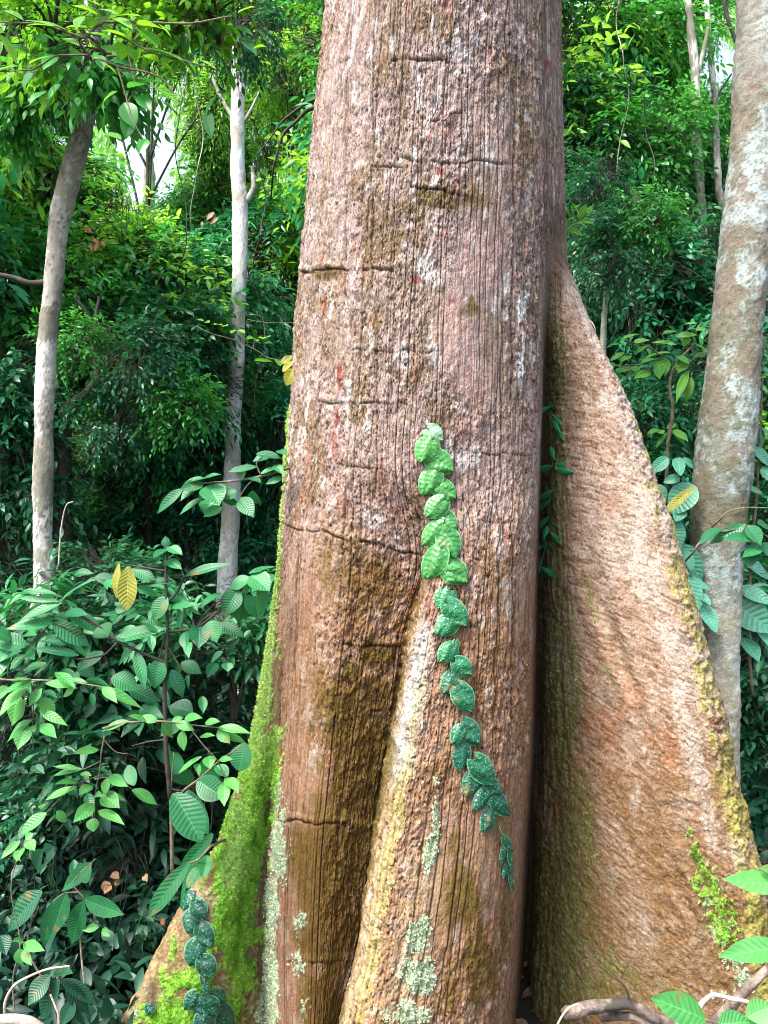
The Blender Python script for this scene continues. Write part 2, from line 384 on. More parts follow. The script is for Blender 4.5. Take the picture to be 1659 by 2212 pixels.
# ring scars across the trunk
scar = np.zeros_like(X)
for x0, y0, x1, y1, st in ((845, 128, 975, 134, 1), (700, 150, 760, 125, .5), (800, 360, 880, 364, .9), (885, 402, 1010, 422, 1.1), (640, 588, 870, 582, 1.2), (690, 868, 880, 874, 1), (610, 1132, 900, 1196, 1.3),
        (740, 1393, 865, 1398, 1), (600, 1772, 822, 1788, 1), (780, 1532, 850, 1536, .7), (1020, 975, 1160, 985, .6), (840, 345, 1100, 352, .7), (930, 262, 1000, 240, .6), (1030, 1120, 1150, 1130, .4), (760, 755, 950, 762, .6), (700, 1000, 830, 1012, .6), (620, 2080, 760, 2075, .6)):
    t = (PX-x0)/(x1-x0); yl = y0+(y1-y0)*t+fbm(PX/34, PX*0+y0, o=4, seed=7)*11
    e = sstep(-.05, .06, t)*(1-sstep(.92, 1.05, t))*(ci < start['F'])
    scar = np.maximum(scar, np.exp(-((PY-yl)/(1.2+2.2*vnoise(PX/16, PX*0+y0+9)))**2)*e*st*1.3*sstep(.2, .65, vnoise(PX/22, PX*0+y0)*.6+vnoise(PX/6, PX*0+y0)*.4))
    h = h+.004*st*e*np.exp(-((PY-yl+9)/7.)**2)*(body > .3)
xl = 697-20*sstep(870, 940, PY)*1.0+fbm(PY/40, PY*0, o=2)*3
scar = np.maximum(scar, np.exp(-((PX-xl)/2.5)**2)*sstep(868, 880, PY)*(1-sstep(920, 950, PY)))
h = h-.009*crack-.006*np.clip(scar, 0, 1.2)
# ---- albedo
def C(r, g, b): return np.array([r, g, b], np.float32)
def lay(col, m, c): m = m[..., None].astype(np.float32); return col*(1-m)+c*m
def blob(*bs):
    o = np.zeros_like(X)
    for (x, y, rx, ry, a, st) in bs:
        a = radians(a); dx = PX-x; dy = PY-y
        o = np.maximum(o, st*np.exp(-(((dx*math.cos(a)+dy*math.sin(a))/rx)**2+((-dx*math.sin(a)+dy*math.cos(a))/ry)**2)))
    return o*(ci < start['R2'])
nA = fbm(X*7, Y*7, Z*4, o=4, seed=101); nB = fbm(X*28, Y*28, Z*16, o=4, seed=103); nC = fbm(X*110, Y*110, Z*90, o=3, seed=105); nD = fbm(S*60, Z*6, o=3, seed=107)
nE = fbm(X*3, Y*3, Z*2.2, o=3, seed=109)
col = np.broadcast_to(C(.235, .17, .145), X.shape+(3,)).copy()
up = 1-sstep(500, 1500, PY)
col = lay(col, up*.8, C(.24, .20, .19))
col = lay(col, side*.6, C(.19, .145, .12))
col = lay(col, sstep(-.1, .5, nB)*.45, C(.40, .30, .27))
col = lay(col, sstep(0, .6, -nB)*.6, C(.12, .075, .055))
col = lay(col, sstep(.0, .5, nD)*.35*body, C(.33, .245, .22)); col = lay(col, sstep(.05, .45, -streak)*.42*body, C(.11, .072, .058)); col = lay(col, sstep(.05, .45, streak)*.4*body, C(.36, .28, .25))
col = lay(col, sstep(.1, .5, nA)*.4, C(.20, .15, .09))
col = lay(col, sstep(.12, .4, fbm(S*9, Z*7, Y*9, o=4, seed=120))*.55*zone, C(.15, .11, .055))     # algae on the flaky part
col = lay(col, sstep(.38, .5, fbm(S*16, Z*7, Y*16, o=4, seed=122))*.35, C(.25, .10, .08))          # red under-bark
col = lay(col, sstep(.36, .5, fbm(S*20+3, Z*9, Y*20, o=4, seed=124))*.6, C(.46, .44, .43))      # pale lichen flecks
ra = sstep(.35, .75, blob((1040, 560, 60, 90, 0, .9), (1080, 480, 45, 120, 0, .8), (990, 720, 60, 120, 0, .85), (1020, 840, 70, 120, 0, .8), (1050, 280, 45, 50, 0, .7), (1000, 900, 30, 70, 0, .8))+nB*.35)
col = lay(col, ra*.5, C(.42, .28, .24))
rd = sstep(.5, .7, blob((735, 815, 9, 40, 0, 1), (728, 900, 8, 30, 0, .9), (722, 960, 8, 60, 0, .8), (898, 603, 14, 12, 0, 1), (942, 955, 12, 40, 0, .9), (928, 1320, 16, 60, 8, .9), (700, 660, 10, 40, 0, .7), (950, 370, 16, 12, 0, .9), (1195, 95, 14, 14, 0, .6), (868, 1385, 22, 40, 10, .9), (892, 1290, 24, 60, 5, .8), (1180, 140, 12, 20, 0, .7))+nC*.3)
col = lay(col, rd*.7, C(.24, .06, .05))
wh = .8*sstep(.5, .68, blob((1128, 660, 16, 45, 5, 1), (1122, 800, 9, 60, 0, 1), (1128, 740, 8, 30, 0, .7), (895, 335, 10, 22, 0, .9), (835, 380, 9, 14, 0, .8), (955, 100, 16, 20, 0, .6), (985, 880, 10, 30, 0, .6), (1040, 1340, 10, 25, 0, .9), (1098, 1320, 8, 30, 0, .8), (1085, 1260, 8, 25, 0, .7), (1055, 1500, 12, 50, 0, .8), (1040, 1160, 7, 20, 0, .6), (700, 1560, 14, 60, 0, .7), (815, 1330, 10, 30, 0, .7), (655, 1450, 14, 60, 0, .6), (680, 1640, 26, 70, 10, .7))+nC*.32)
col = lay(col, wh*.75, C(.55, .58, .56))
# bay left of the ridge: brown, then dark algae
br = sstep(950, 1450, PY)*body*(ci < start['F'])
col = lay(col, br*.65, C(.22, .13, .075))
ol = sstep(.30, .75, blob((760, 1530, 90, 130, 5, .9), (780, 1680, 90, 140, 0, 1), (720, 1840, 95, 140, 0, .95), (705, 2000, 80, 160, 0, .95), (690, 2180, 70, 130, 0, .9), (800, 1420, 60, 60, 0, .7), (640, 1640, 40, 60, 0, .3), (760, 1250, 110, 70, 0, .55), (960, 430, 90, 45, 0, .6), (1010, 660, 40, 30, 0, .6), (860, 500, 70, 40, 0, .4), (700, 590, 60, 18, 0, .6),
     (1000, 1930, 60, 110, 0, .7), (1040, 2080, 60, 130, 0, .7), (960, 2150, 50, 80, 0, .5), (1090, 2000, 20, 160, 0, .6), (980, 1830, 30, 50, 0, .5))+nB*.5+nA*.2)
col = lay(col, ol*.74, C(.10, .075, .032)); col = lay(col, ol*sstep(0, .6, nC)*.45, C(.16, .13, .035))
# front ridge
dcr = (ci-start['C'])
rg1 = np.exp(-((dcr-22)/30.)**2)
col = lay(col, rg1*sstep(1230, 1440, PY)*(1-sstep(1600, 1760, PY))*np.clip(.6+.7*nB, 0, 1), C(.36, .38, .37))
col = lay(col, np.exp(-((dcr-16)/26.)**2)*sstep(1650, 1800, PY)*np.clip(.7+.9*nB, 0, 1), C(.29, .235, .16))
yl = sstep(.25, .6, np.exp(-((dcr-36)/16.)**2)*sstep(1350, 1600, PY)*.7+nB*.6)
col = lay(col, yl*.35, C(.27, .28, .09))
col = lay(col, sstep(0, 1, np.exp(-((ci-start['C2']-60)/46.)**2)*sstep(1650, 1900, PY))*.55, C(.31, .24, .16))
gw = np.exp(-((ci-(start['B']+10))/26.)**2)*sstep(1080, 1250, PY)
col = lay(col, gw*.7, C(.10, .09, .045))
# right buttress
col = lay(col, wb*.9, C(.30, .22, .17))
col = lay(col, wb*sstep(-.1, .5, nB)*.5, C(.40, .30, .25)); col = lay(col, wb*sstep(.0, .5, -nB)*.5, C(.20, .115, .08))
col = lay(col, wb*sstep(.15, .5, nC)*.2, C(.44, .35, .30)); col = lay(col, wb*sstep(.1, .5, -nC)*.3, C(.13, .08, .055))
col = lay(col, wb*sstep(-.05, .35, nE+.4*nA)*.6, C(.20, .14, .095)); col = lay(col, wb*sstep(.0, .4, fbm(X*5+8, Y*5, Z*4, o=4, seed=133))*.55, C(.34, .31, .27))
col = lay(col, wb*sstep(.02, .35, -wr)*.6, C(.14, .085, .06)); col = lay(col, wb*sstep(.05, .4, wr)*.35, C(.46, .35, .28))
col = lay(col, wb*lowb*sstep(-.4, .4, nA)*.65, C(.19, .12, .07))
col = lay(col, wb*sstep(.34, .5, fbm(X*11, Y*11, Z*7, o=4, seed=130))*.35, C(.30, .14, .09))
pale = sstep(.42, .72, blob((1295, 690, 22, 60, -30, .9), (1300, 880, 40, 50, 0, .75), (1350, 1000, 40, 60, -20, .7), (1262, 1190, 12, 16, 0, 1.2), (1400, 1090, 40, 80, -20, .7), (1400, 1250, 60, 130, -15, .75), (1440, 1360, 40, 90, -15, .7), (1480, 1560, 40, 130, -15, .75), (1500, 1640, 30, 120, -12, .9), (1530, 1780, 22, 70, -10, .9), (1320, 1330, 40, 60, 0, .5), (1595, 1850, 22, 60, -10, .9), (1375, 1740, 20, 60, 0, .7), (1440, 1880, 40, 80, 0, .5), (1300, 1500, 50, 60, 0, .4), (1300, 2060, 50, 60, 0, .4))+nB*.4)*wb
col = lay(col, pale*.38, C(.44, .38, .33)); col = lay(col, pale*sstep(0, .5, nC)*.35, C(.44, .48, .42))
grime = sstep(1700, 2200, PY+nA*300+nB*120)*wb
col = lay(col, grime*.5, C(.14, .10, .055))
gg = sstep(.35, .8, blob((1195, 1000, 34, 420, 0, 1.05), (1210, 1500, 50, 320, 0, 1), (1200, 2000, 95, 300, 0, 1.05), (1240, 1800, 60, 200, 0, .8), (1330, 2100, 80, 120, 0, .6), (1340, 1900, 30, 60, 0, .5), (1290, 2120, 80, 100, 0, .75), (1450, 2150, 60, 60, 0, .6), (1270, 1280, 20, 120, -20, .5), (1330, 1480, 12, 120, -18, .6), (1185, 640, 14, 80, 0, .8))+nB*.45)*np.maximum(wb, .0)
col = lay(col, gg*.8, C(.15, .15, .07)); col = lay(col, gg*sstep(0, .5, nC)*.5, C(.26, .27, .14))
# its rim
rim = sstep(start['R1']-34, start['R1']+6, ci)*(1-sstep(start['R']+8, start['R2'], ci))*sstep(560, 700, PY)
col = lay(col, rim*(1-sstep(900, 1200, PY))*.75*np.clip(.8+nB, 0, 1), C(.48, .42, .38))
col = lay(col, rim*sstep(.1, .5, nB+.1)*.6, C(.32, .19, .12))
yr = sstep(.1, .7, rim*sstep(820, 1100, PY)*.7+nB*.9-.3+.6*nA)*rim
col = lay(col, yr*.7, C(.31, .30, .10)); col = lay(col, yr*sstep(.1, .6, nC)*.5, C(.17, .19, .05))
# left buttress
col = lay(col, wl*.9, C(.24, .165, .11)); col = lay(col, wl*sstep(-.1, .4, nA)*.6, C(.15, .12, .06)); col = lay(col, wl*sstep(.15, .4, nC+.4*nB)*.5, C(.24, .30, .12)); col = lay(col, wl*sstep(0, .5, nB)*.4, C(.45, .33, .22)); col = lay(col, wl*sstep(0, .5, -nC)*.4, C(.18, .11, .07))
# moss and lichen
mb = blob((604, 1150, 9, 230, 3, 1), (585, 1380, 16, 150, 6, 1.1), (568, 1520, 22, 130, 6, 1.1), (562, 1650, 44, 100, 10, 1.25), (534, 1770, 56, 90, 18, 1.25), (510, 1880, 60, 90, 14, 1.2), (505, 2000, 56, 100, 6, 1.15), (520, 2090, 44, 70, 0, .85), (420, 2130, 80, 50, 0, .75), (370, 2190, 90, 44, 0, .85), (470, 2190, 70, 60, 0, .8), (440, 2050, 40, 60, 0, .7), (555, 1850, 22, 200, 0, .8), (622, 940, 5, 120, 2, .8), (375, 2060, 24, 40, 20, .45))
mt = mb+.55*nB+.30*nC+.25*nA
moss = sstep(.52, .70, mt)*(ci < start['A1'])
moss = np.maximum(moss, sstep(.55, .7, blob((1505, 1850, 14, 30, -20, .85), (1530, 1910, 30, 50, -25, .75), (1560, 1990, 40, 80, -10, .7), (1490, 1800, 10, 20, 0, .6))+.7*nC+.3*nB)*wb*.85)
fres = sstep(1500, 1750, PY)
mc = lay(np.broadcast_to(C(.30, .40, .17), X.shape+(3,)), fres*.85, C(.11, .33, .025))
mc = lay(mc, sstep(-.05, .35, nB+.5*nC)*.6, C(.27, .44, .10)); mc = lay(mc, sstep(.0, .4, -nB+.4*nA)*.6*(.2+.8*fres), C(.05, .17, .015)); mc = lay(mc, sstep(.15, .45, -nA+.5*nC)*.4, C(.24, .33, .17))
moss = moss*(.45+.55*sstep(-.35, .05, nC+.6*nB))
lb = blob((596, 1700, 20, 110, 0, .85), (600, 1830, 26, 110, 0, .9), (588, 1960, 22, 120, 0, .9), (583, 2130, 22, 140, 0, .95), (655, 1990, 40, 40, 30, .62), (640, 2080, 44, 40, 0, .62), (660, 2180, 26, 50, 0, .5), (932, 1830, 20, 70, 12, .95), (938, 1740, 14, 60, 0, .7), (905, 2020, 30, 60, 10, 1), (900, 2110, 50, 60, 0, .95), (880, 2190, 60, 40, 0, .95), (880, 1960, 20, 50, 10, .7), (560, 2200, 30, 50, 0, .6),
      (1560, 2010, 40, 50, 0, .8), (1590, 2060, 40, 40, 0, .75), (1610, 2120, 30, 40, 0, .8), (1560, 2150, 30, 20, 0, .7), (1535, 1960, 24, 50, 0, .6), (470, 2120, 60, 60, 0, .45), (360, 2150, 40, 50, 0, .5), (300, 2190, 20, 20, 0, .8), (475, 1790, 20, 60, 20, .5), (560, 1450, 12, 150, 5, .3))
lich = sstep(.55, .75, lb+.5*nB+.3*nC)*(1-.7*moss)
lc = lay(np.broadcast_to(C(.33, .42, .30), X.shape+(3,)), sstep(0, .5, nC), C(.46, .55, .40))
col = lay(col, lich*.95, lc); col = lay(col, moss, mc)
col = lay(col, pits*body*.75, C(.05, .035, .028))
col = lay(col, sstep(.30, .55, fbm(S*130+7, Z*70, Y*60, o=3, seed=27))*(.15+.25*zone)*(1-moss)*(1-.8*ol), C(.50, .42, .38))
col = lay(col, sstep(.28, .5, fbm(X*120, Y*100, Z*140, o=3, seed=28))*.55*wb, C(.09, .055, .04))
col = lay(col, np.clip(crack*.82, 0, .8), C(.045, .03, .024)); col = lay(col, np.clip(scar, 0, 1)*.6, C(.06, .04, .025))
h = h+moss*(.004+.006*nC+.006*nB)+lich*(.001+.003*nC)
fine = fbm(X*260, Y*260, Z*200, o=2, seed=140)
col = np.clip(.80*(col-.22)*1.12+.80*.20+.0, .012, 1)*(1+.34*fine[..., None])
_g = col.mean(-1, keepdims=True); _k = (.03+.08*up)[..., None]; col = (col*(1-_k)+_g*_k)*1.10
TR = B0+NRM*h[..., None]
GR = np.stack([S, Z*.45, Y*.3], -1)*body[..., None]+np.stack([X, Y, Z], -1)*(1-body[..., None])
FAC = gridfaces(NR, NC, True)
fc = FAC[:, 0] % NC; fr = FAC[:, 0]//NC; fpy = rowpy[fr]
isr = (fc >= start['F']) & (fc < start['K1']) & (fpy > 640)
isl = ((fc < start['Lc']) | (fc >= start['L2'])) & (fpy > 1420)
isf = (fc >= start['B']) & (fc < start['F']) & (fpy > 1180)
tree = empty('buttressed_tree', P(900, 2240, 3.4), 'huge pinkish brown buttressed trunk with cracked flaky bark and heart-leaved climbers on it', 'tree')
def sub(name, m, lab=None):
    f = FAC[m]; u, inv = np.unique(f, return_inverse=True)
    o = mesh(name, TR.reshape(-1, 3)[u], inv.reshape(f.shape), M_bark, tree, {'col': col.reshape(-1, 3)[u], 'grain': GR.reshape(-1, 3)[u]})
    if lab: o['label'] = lab
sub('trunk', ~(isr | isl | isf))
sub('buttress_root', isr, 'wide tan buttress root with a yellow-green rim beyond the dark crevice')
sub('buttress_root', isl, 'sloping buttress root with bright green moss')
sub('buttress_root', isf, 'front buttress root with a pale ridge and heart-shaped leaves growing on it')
# lookup of surface points by where they stand on the trunk
_fx = PX[:, :start['R2']]
def surf(px, py):
    i = int(np.argmin(np.abs(rowpy-py))); row = _fx[i]
    cand = np.where(np.abs(row-px) < 4)[0]
    if len(cand) == 0: cand = np.array([int(np.argmin(np.abs(row-px)))])
    j = cand[np.argmin(YY[i, cand])]
    i0, i1, j0, j1 = max(i-14, 0), i+15, max(j-10, 0), j+11
    n_ = unit(NRM[i0:i1, j0:j1].mean((0, 1))); p = B0[i, j]
    d_ = ((TR[i0:i1, j0:j1]-p)*n_).sum(-1)
    return p+n_*np.percentile(d_, 90), n_
# tufts of moss and lichen standing off the bark
def tufts(mask, n, size, name, mat, parent, seed):
    rg_ = np.random.default_rng(seed)
    vis = (mask > .6) & (PY > 850) & (PY < 2260) & (ci < start['R2'])
    idx = np.flatnonzero(vis.ravel())
    idx = rg_.choice(idx, min(n, len(idx)), replace=True)
    p = TR.reshape(-1, 3)[idx]+rg_.normal(0, .0015, (len(idx), 3)); nn = NRM.reshape(-1, 3)[idx]
    d = unit(nn+rg_.normal(0, .55, nn.shape)+np.array([0, 0, .15])); s = unit(np.cross(d, rg_.normal(0, 1, nn.shape)))
    L = size*rg_.uniform(.5, 1.3, (len(idx), 1)); W = L*.38
    V = np.stack([p-s*W*.5, p+s*W*.5, p+d*L*.6+s*W, p+d*L*1.05, p+d*L*.55-s*W], 1)
    V4 = V[:, [0, 1, 2, 3, 4]]
    F = np.array([[0, 1, 2, 4], [4, 2, 3, 3]])
    base = np.arange(len(idx))[:, None, None]*5
    Ft = np.concatenate([(base[:, :, 0]+np.array([[0, 1, 2]])), (base[:, :, 0]+np.array([[0, 2, 4]])), (base[:, :, 0]+np.array([[4, 2, 3]]))])
    cc = np.repeat(col.reshape(-1, 3)[idx][:, None]*rg_.uniform(.7, 1.6, (len(idx), 1, 1))*rg_.choice(np.array([[1, 1, 1], [1.5, 1.15, 1.1], [.75, .95, .8]]), len(idx))[:, None], 5, 1)
    o = mesh(name, V4.reshape(-1, 3), Ft, mat, parent, {'col': cc.reshape(-1, 3)})
    o['kind'] = 'stuff'
q = N('moss'); q.set(q.b.inputs['Base Color'], q.n('Attribute', attribute_name='col').outputs['Color']); q.b.inputs['Roughness'].default_value = .8
q.b.inputs['Specular IOR Level'].default_value = .2; M_moss = q.m
tufts(moss, 90000, .0050, 'moss', M_moss, tree, 5)
tufts(lich, 45000, .0055, 'lichen', M_moss, tree, 6)
# ------------------------------------------------------------------ ground and hillside
def gz(x, y):
    x = np.asarray(x, float); y = np.asarray(y, float)
    base = -.45+.05*fbm(x*.9, y*.9, o=3, seed=200)+.12*sstep(.4, 1.5, x)
    return base+sstep(6, 34, y)*9.0+sstep(4.5, 9, y)*.5+.35*fbm(x*.25, y*.25, o=3, seed=203)*sstep(4, 9, y)
gx_ = np.concatenate([np.linspace(-90, -6, 60), np.linspace(-5.9, 5.9, 240), np.linspace(6, 90, 60)])
gy_ = np.concatenate([np.linspace(-40, .9, 30), np.linspace(1, 9, 220), np.linspace(9.2, 120, 120)])
GXm, GYm = np.meshgrid(gx_, gy_)
q = N('forest_soil'); gv = q.n('TexCoord').outputs['Object']
n1 = q.noise(9, 6, gv, .7); n2 = q.noise(60, 4, gv, .6)
q.set(q.b.inputs['Base Color'], q.mix(q.ramp(n2, .35, .65), q.mix(q.ramp(n1, .4, .6), (.010, .008, .005), (.026, .018, .010)), (.008, .014, .006)))
q.b.inputs['Roughness'].default_value = .95; q.set(q.b.inputs['Normal'], q.bump(n2, .9, .02))
g_ = mesh('ground', np.stack([GXm, GYm, gz(GXm, GYm)], -1).reshape(-1, 3), gridfaces(len(gy_), len(gx_)), q.m)
tag(g_, kind='structure')

# ------------------------------------------------------------------ tubes and trunks
def frames(pts):
    t = unit(np.gradient(pts, axis=0)); ref = np.array([0, 1., 0]) if abs(t[:, 1]).mean() < .8 else np.array([1., 0, 0])
    a = unit(np.cross(t, ref)); b = np.cross(t, a); return t, a, b
def resample(pts, rad, n):
    pts = np.asarray(pts, float); rad = np.asarray(rad, float)
    d = np.concatenate([[0], np.cumsum(np.linalg.norm(np.diff(pts, axis=0), axis=1))])
    x = np.linspace(0, d[-1], n); return pchip(d, pts, x), pchip(d, rad, x), x
def tube(bag, pts, rad, n=24, ns=7, wob=0.0, seed=0, cap=True):
    if len(pts) == 2: pts = [pts[0], (np.asarray(pts[0])+np.asarray(pts[1]))/2, pts[1]]; rad = [rad[0], (rad[0]+rad[1])/2, rad[1]]
    p, r, d = resample(pts, rad, n); t, a, b = frames(p)
    th = np.linspace(0, 2*np.pi, ns, endpoint=False)
    rr_ = r[:, None]*np.ones(ns)
    if wob: rr_ = rr_*(1+wob*fbm(np.cos(th)[None]*1.6+seed+0*d[:, None], np.sin(th)[None]*1.6+d[:, None]*9, d[:, None]*6+0*th, o=3))
    V = p[:, None]+rr_[..., None]*(np.cos(th)[None, :, None]*a[:, None]+np.sin(th)[None, :, None]*b[:, None])
    A = np.stack(np.broadcast_arrays(th[None]/6.28, d[:, None], np.full((1, 1), .5)), -1)
    F = gridfaces(n, ns, True)
    V = V.reshape(-1, 3); A = A.reshape(-1, 3)
    if cap:
        V = np.concatenate([V, p[:1]-t[:1]*r[0]*.3, p[-1:]+t[-1:]*r[-1]*.6]); A = np.concatenate([A, A[:1], A[-1:]])
        m = n*ns; j = np.arange(ns); j2 = (j+1) % ns
        F = np.concatenate([F, np.stack([j2, j, np.full(ns, m), np.full(ns, m)], -1), np.stack([(n-1)*ns+j, (n-1)*ns+j2, np.full(ns, m+1), np.full(ns, m+1)], -1)])
    bag.add(V, F, A)
M_trunkcol = bark_vcol('mottled_bark', 1.0)
def fine_trunk(path, Y, parent, name='trunk', n=500, ns=72, pal=None, patch=None, seed=0, relief=.004, knots=()):
    """path: (px, py, width px) down the photo; Y depth. Colour patches come from noise"""
    pts = P([a[0] for a in path], [a[1] for a in path], Y); rad = np.array([a[2] for a in path])*K*(np.asarray(Y)+0*pts[:, 1])/2
    p, r, d = resample(pts, rad, n); t, a, b = frames(p)
    th = np.linspace(0, 2*np.pi, ns, endpoint=False)
    V = p[:, None]+r[:, None, None]*(np.cos(th)[None, :, None]*a[:, None]+np.sin(th)[None, :, None]*b[:, None])
    nn = unit(V-p[:, None]); x, y, z = V[..., 0], V[..., 1], V[..., 2]
    f1 = fbm(x*9, y*9, z*6, o=4, seed=seed); f2 = fbm(x*34, y*34, z*40, o=4, seed=seed+5); f3 = fbm(x*110, y*110, z*130, o=3, seed=seed+9)
    f4 = fbm(x*5+9, y*5, z*3.2, o=3, seed=seed+12)
    h_ = relief*(2.2*f1+f2+.6*f3)
    for (kx, ky, kr) in knots:
        kp = P(kx, ky, float(np.mean(Y))-.05); dd = np.linalg.norm(V-kp, axis=-1); h_ = h_+kr*.5*np.exp(-(dd/kr)**2)
    V = V+nn*h_[..., None]
    c0, c1, c2, c3 = [np.array(v, np.float32) for v in pal]
    cc = np.broadcast_to(c0, V.shape).copy()
    L_ = lambda m, c: cc*(1-m[..., None])+c*m[..., None]
    cc = L_(sstep(-.05, .35, f2+.5*f1)*.6, c1); cc = L_(sstep(.02, .16, f4+.45*f2+.1*f3)*.9, c2); cc = L_(sstep(.12, .3, fbm(x*7+4, y*7, z*5, o=4, seed=seed+20)+.3*f3)*.85, c3)
    cc = L_(sstep(.3, .45, f3*.8+f2*.3)*.7, c0*.35)
    if patch: cc = patch(cc, x, y, z, f1, f2, f3)
    return mesh(name, V.reshape(-1, 3), gridfaces(n, ns, True), M_trunkcol, parent, {'col': cc.reshape(-1, 3), 'grain': V.reshape(-1, 3)})
GREY = [(.30, .27, .24), (.42, .40, .37), (.50, .51, .48), (.16, .16, .12)]
WHITE = [(.62, .61, .60), (.72, .73, .72), (.56, .70, .68), (.38, .33, .29)]
MOTT = [(.215, .205, .165), (.15, .145, .085), (.40, .49, .48), (.21, .16, .12)]
M_wood = woodmat('twig_wood', (.10, .08, .055), (.20, .16, .12), 30)
M_dark = woodmat('dark_wet_bark', (.02, .02, .016), (.055, .05, .038), 16)
M_pale = woodmat('pale_branch_bark', (.22, .22, .19), (.36, .36, .33), 10, c=(.12, .14, .08))
M_green = woodmat('green_twig', (.06, .11, .03), (.10, .13, .05), 30)

# ------------------------------------------------------------------ leaves
def outline(kind, v):
    if kind == 'ovate': return np.sin(np.pi*np.clip(v, 0, 1)**.82)**.85*(1-.25*sstep(.75, 1, v))
    if kind == 'lance': return np.sin(np.pi*np.clip(v, 0, 1)**.9)**1.1
    if kind == 'oblong': return np.clip(np.sin(np.pi*np.clip(v, 0, 1))**.55, 0, 1)*(.82+.18*v)*(1-.15*sstep(.8, 1, v))
    if kind == 'round': return np.sin(np.pi*np.clip(v, 0, 1)**.85)**.6
def leaves(bag, base, dirv, nrm, L, W, kind='ovate', droop=.25, fold=.25, nu=3, nv=5, wav=0., tint=None, rng=None, bend=0.):
    base = np.atleast_2d(base); n = len(base)
    d = unit(np.broadcast_to(dirv, base.shape)); m = np.broadcast_to(nrm, base.shape)
    m = unit(m-d*(m*d).sum(-1, keepdims=True)); s = np.cross(d, m)
    L = np.broadcast_to(L, (n,)).astype(float); W = np.broadcast_to(W, (n,)).astype(float); droop = np.broadcast_to(droop, (n,))
    v = np.linspace(0, 1, nv); u = np.linspace(-1, 1, nu); vv, uu = np.meshgrid(v, u, indexing='ij')
    wd = outline(kind, np.clip(vv, .02, .985)); rng = rng or R
    yy = vv*L[:, None, None]*(1-.12*np.abs(droop)[:, None, None]*vv)
    xx = uu*wd*W[:, None, None]*.5+bend*L[:, None, None]*vv**2
    zz = -droop[:, None, None]*L[:, None, None]*vv**2+fold*np.abs(uu)*wd*W[:, None, None]*.5
    if wav:
        ph = rng.uniform(0, 6.28, (n, 1, 1)); ph2 = rng.uniform(0, 6.28, (n, 1, 1))
        zz = zz+wav*L[:, None, None]*(np.sin(vv*9+ph+uu*1.2)*np.abs(uu)*.6+.5*np.sin(vv*4+ph2)*uu)
    V = base[:, None, None]+yy[..., None]*d[:, None, None]+xx[..., None]*s[:, None, None]+zz[..., None]*m[:, None, None]
    t = rng.random(n) if tint is None else np.broadcast_to(tint, (n,))
    A = np.stack(np.broadcast_arrays(uu[None], vv[None], t[:, None, None]), -1)
    F = gridfaces(nv, nu)[None]+(np.arange(n)*nu*nv)[:, None, None]
    bag.add(V.reshape(-1, 3), F.reshape(-1, 4), A.reshape(-1, 3))
LK = dict(trans=.28)
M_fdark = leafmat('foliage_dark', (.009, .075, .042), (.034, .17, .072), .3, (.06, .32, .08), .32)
M_fshade = leafmat('foliage_shade_dark', (.004, .028, .020), (.013, .068, .036), .2, (.025, .13, .045), .46, spec=.35)  # darker copy of the dark foliage; undergrowth shade put into its colour
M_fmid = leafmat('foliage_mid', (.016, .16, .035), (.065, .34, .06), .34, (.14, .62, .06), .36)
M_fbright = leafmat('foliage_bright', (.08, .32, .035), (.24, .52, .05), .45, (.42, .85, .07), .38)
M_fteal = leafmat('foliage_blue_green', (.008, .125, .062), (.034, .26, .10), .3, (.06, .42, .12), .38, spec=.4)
M_broad = leafmat('broad_veined_leaf', (.006, .082, .036), (.026, .19, .065), .26, (.05, .34, .07), .38, veins=11, vstr=.22, line=.16, spec=.4)
M_broadD = leafmat('dark_broad_leaf', (.004, .040, .024), (.012, .085, .040), .18, (.03, .14, .05), .40, veins=12, vstr=.22, line=.16, spec=.4)
M_broadP = leafmat('pale_broad_leaf', (.06, .26, .16), (.10, .36, .24), .2, (.10, .36, .16), .34, veins=9, vstr=.32, line=.25)
M_light = leafmat('light_green_leaf', (.035, .20, .05), (.085, .31, .075), .32, (.2, .55, .10), .40, veins=9, vstr=.2, line=.2, spec=.4)
M_lime = leafmat('backlit_lime_leaf', (.055, .26, .012), (.13, .38, .02), .45, (.30, .75, .03), .38, veins=11, vstr=.5)
M_yellow = leafmat('yellow_leaf', (.26, .27, .04), (.36, .34, .06), .35, (.55, .5, .05), .4, veins=11, vstr=.35, line=.12)
M_red = leafmat('young_red_leaf', (.45, .12, .07), (.60, .20, .12), .4, (.8, .3, .2), .4, veins=9, vstr=.2, line=.1)
M_brown = leafmat('dead_leaf', (.16, .08, .04), (.36, .22, .13), .15, (.3, .18, .08), .7, veins=8, vstr=.8)
M_heart = leafmat('heart_leaf_bright', (.014, .125, .035), (.05, .225, .05), .15, None, .40, veins=6, vstr=.16, line=.12, blister=75, spots=.35)
M_heartD = leafmat('heart_leaf_dark', (.005, .060, .040), (.018, .15, .055), .08, None, .34, veins=5, vstr=.12, line=.10, blister=140, spots=.75)
M_heartP = leafmat('heart_leaf_pale', (.14, .28, .18), (.17, .31, .21), .15, None, .5, veins=5, vstr=.1, line=.08)
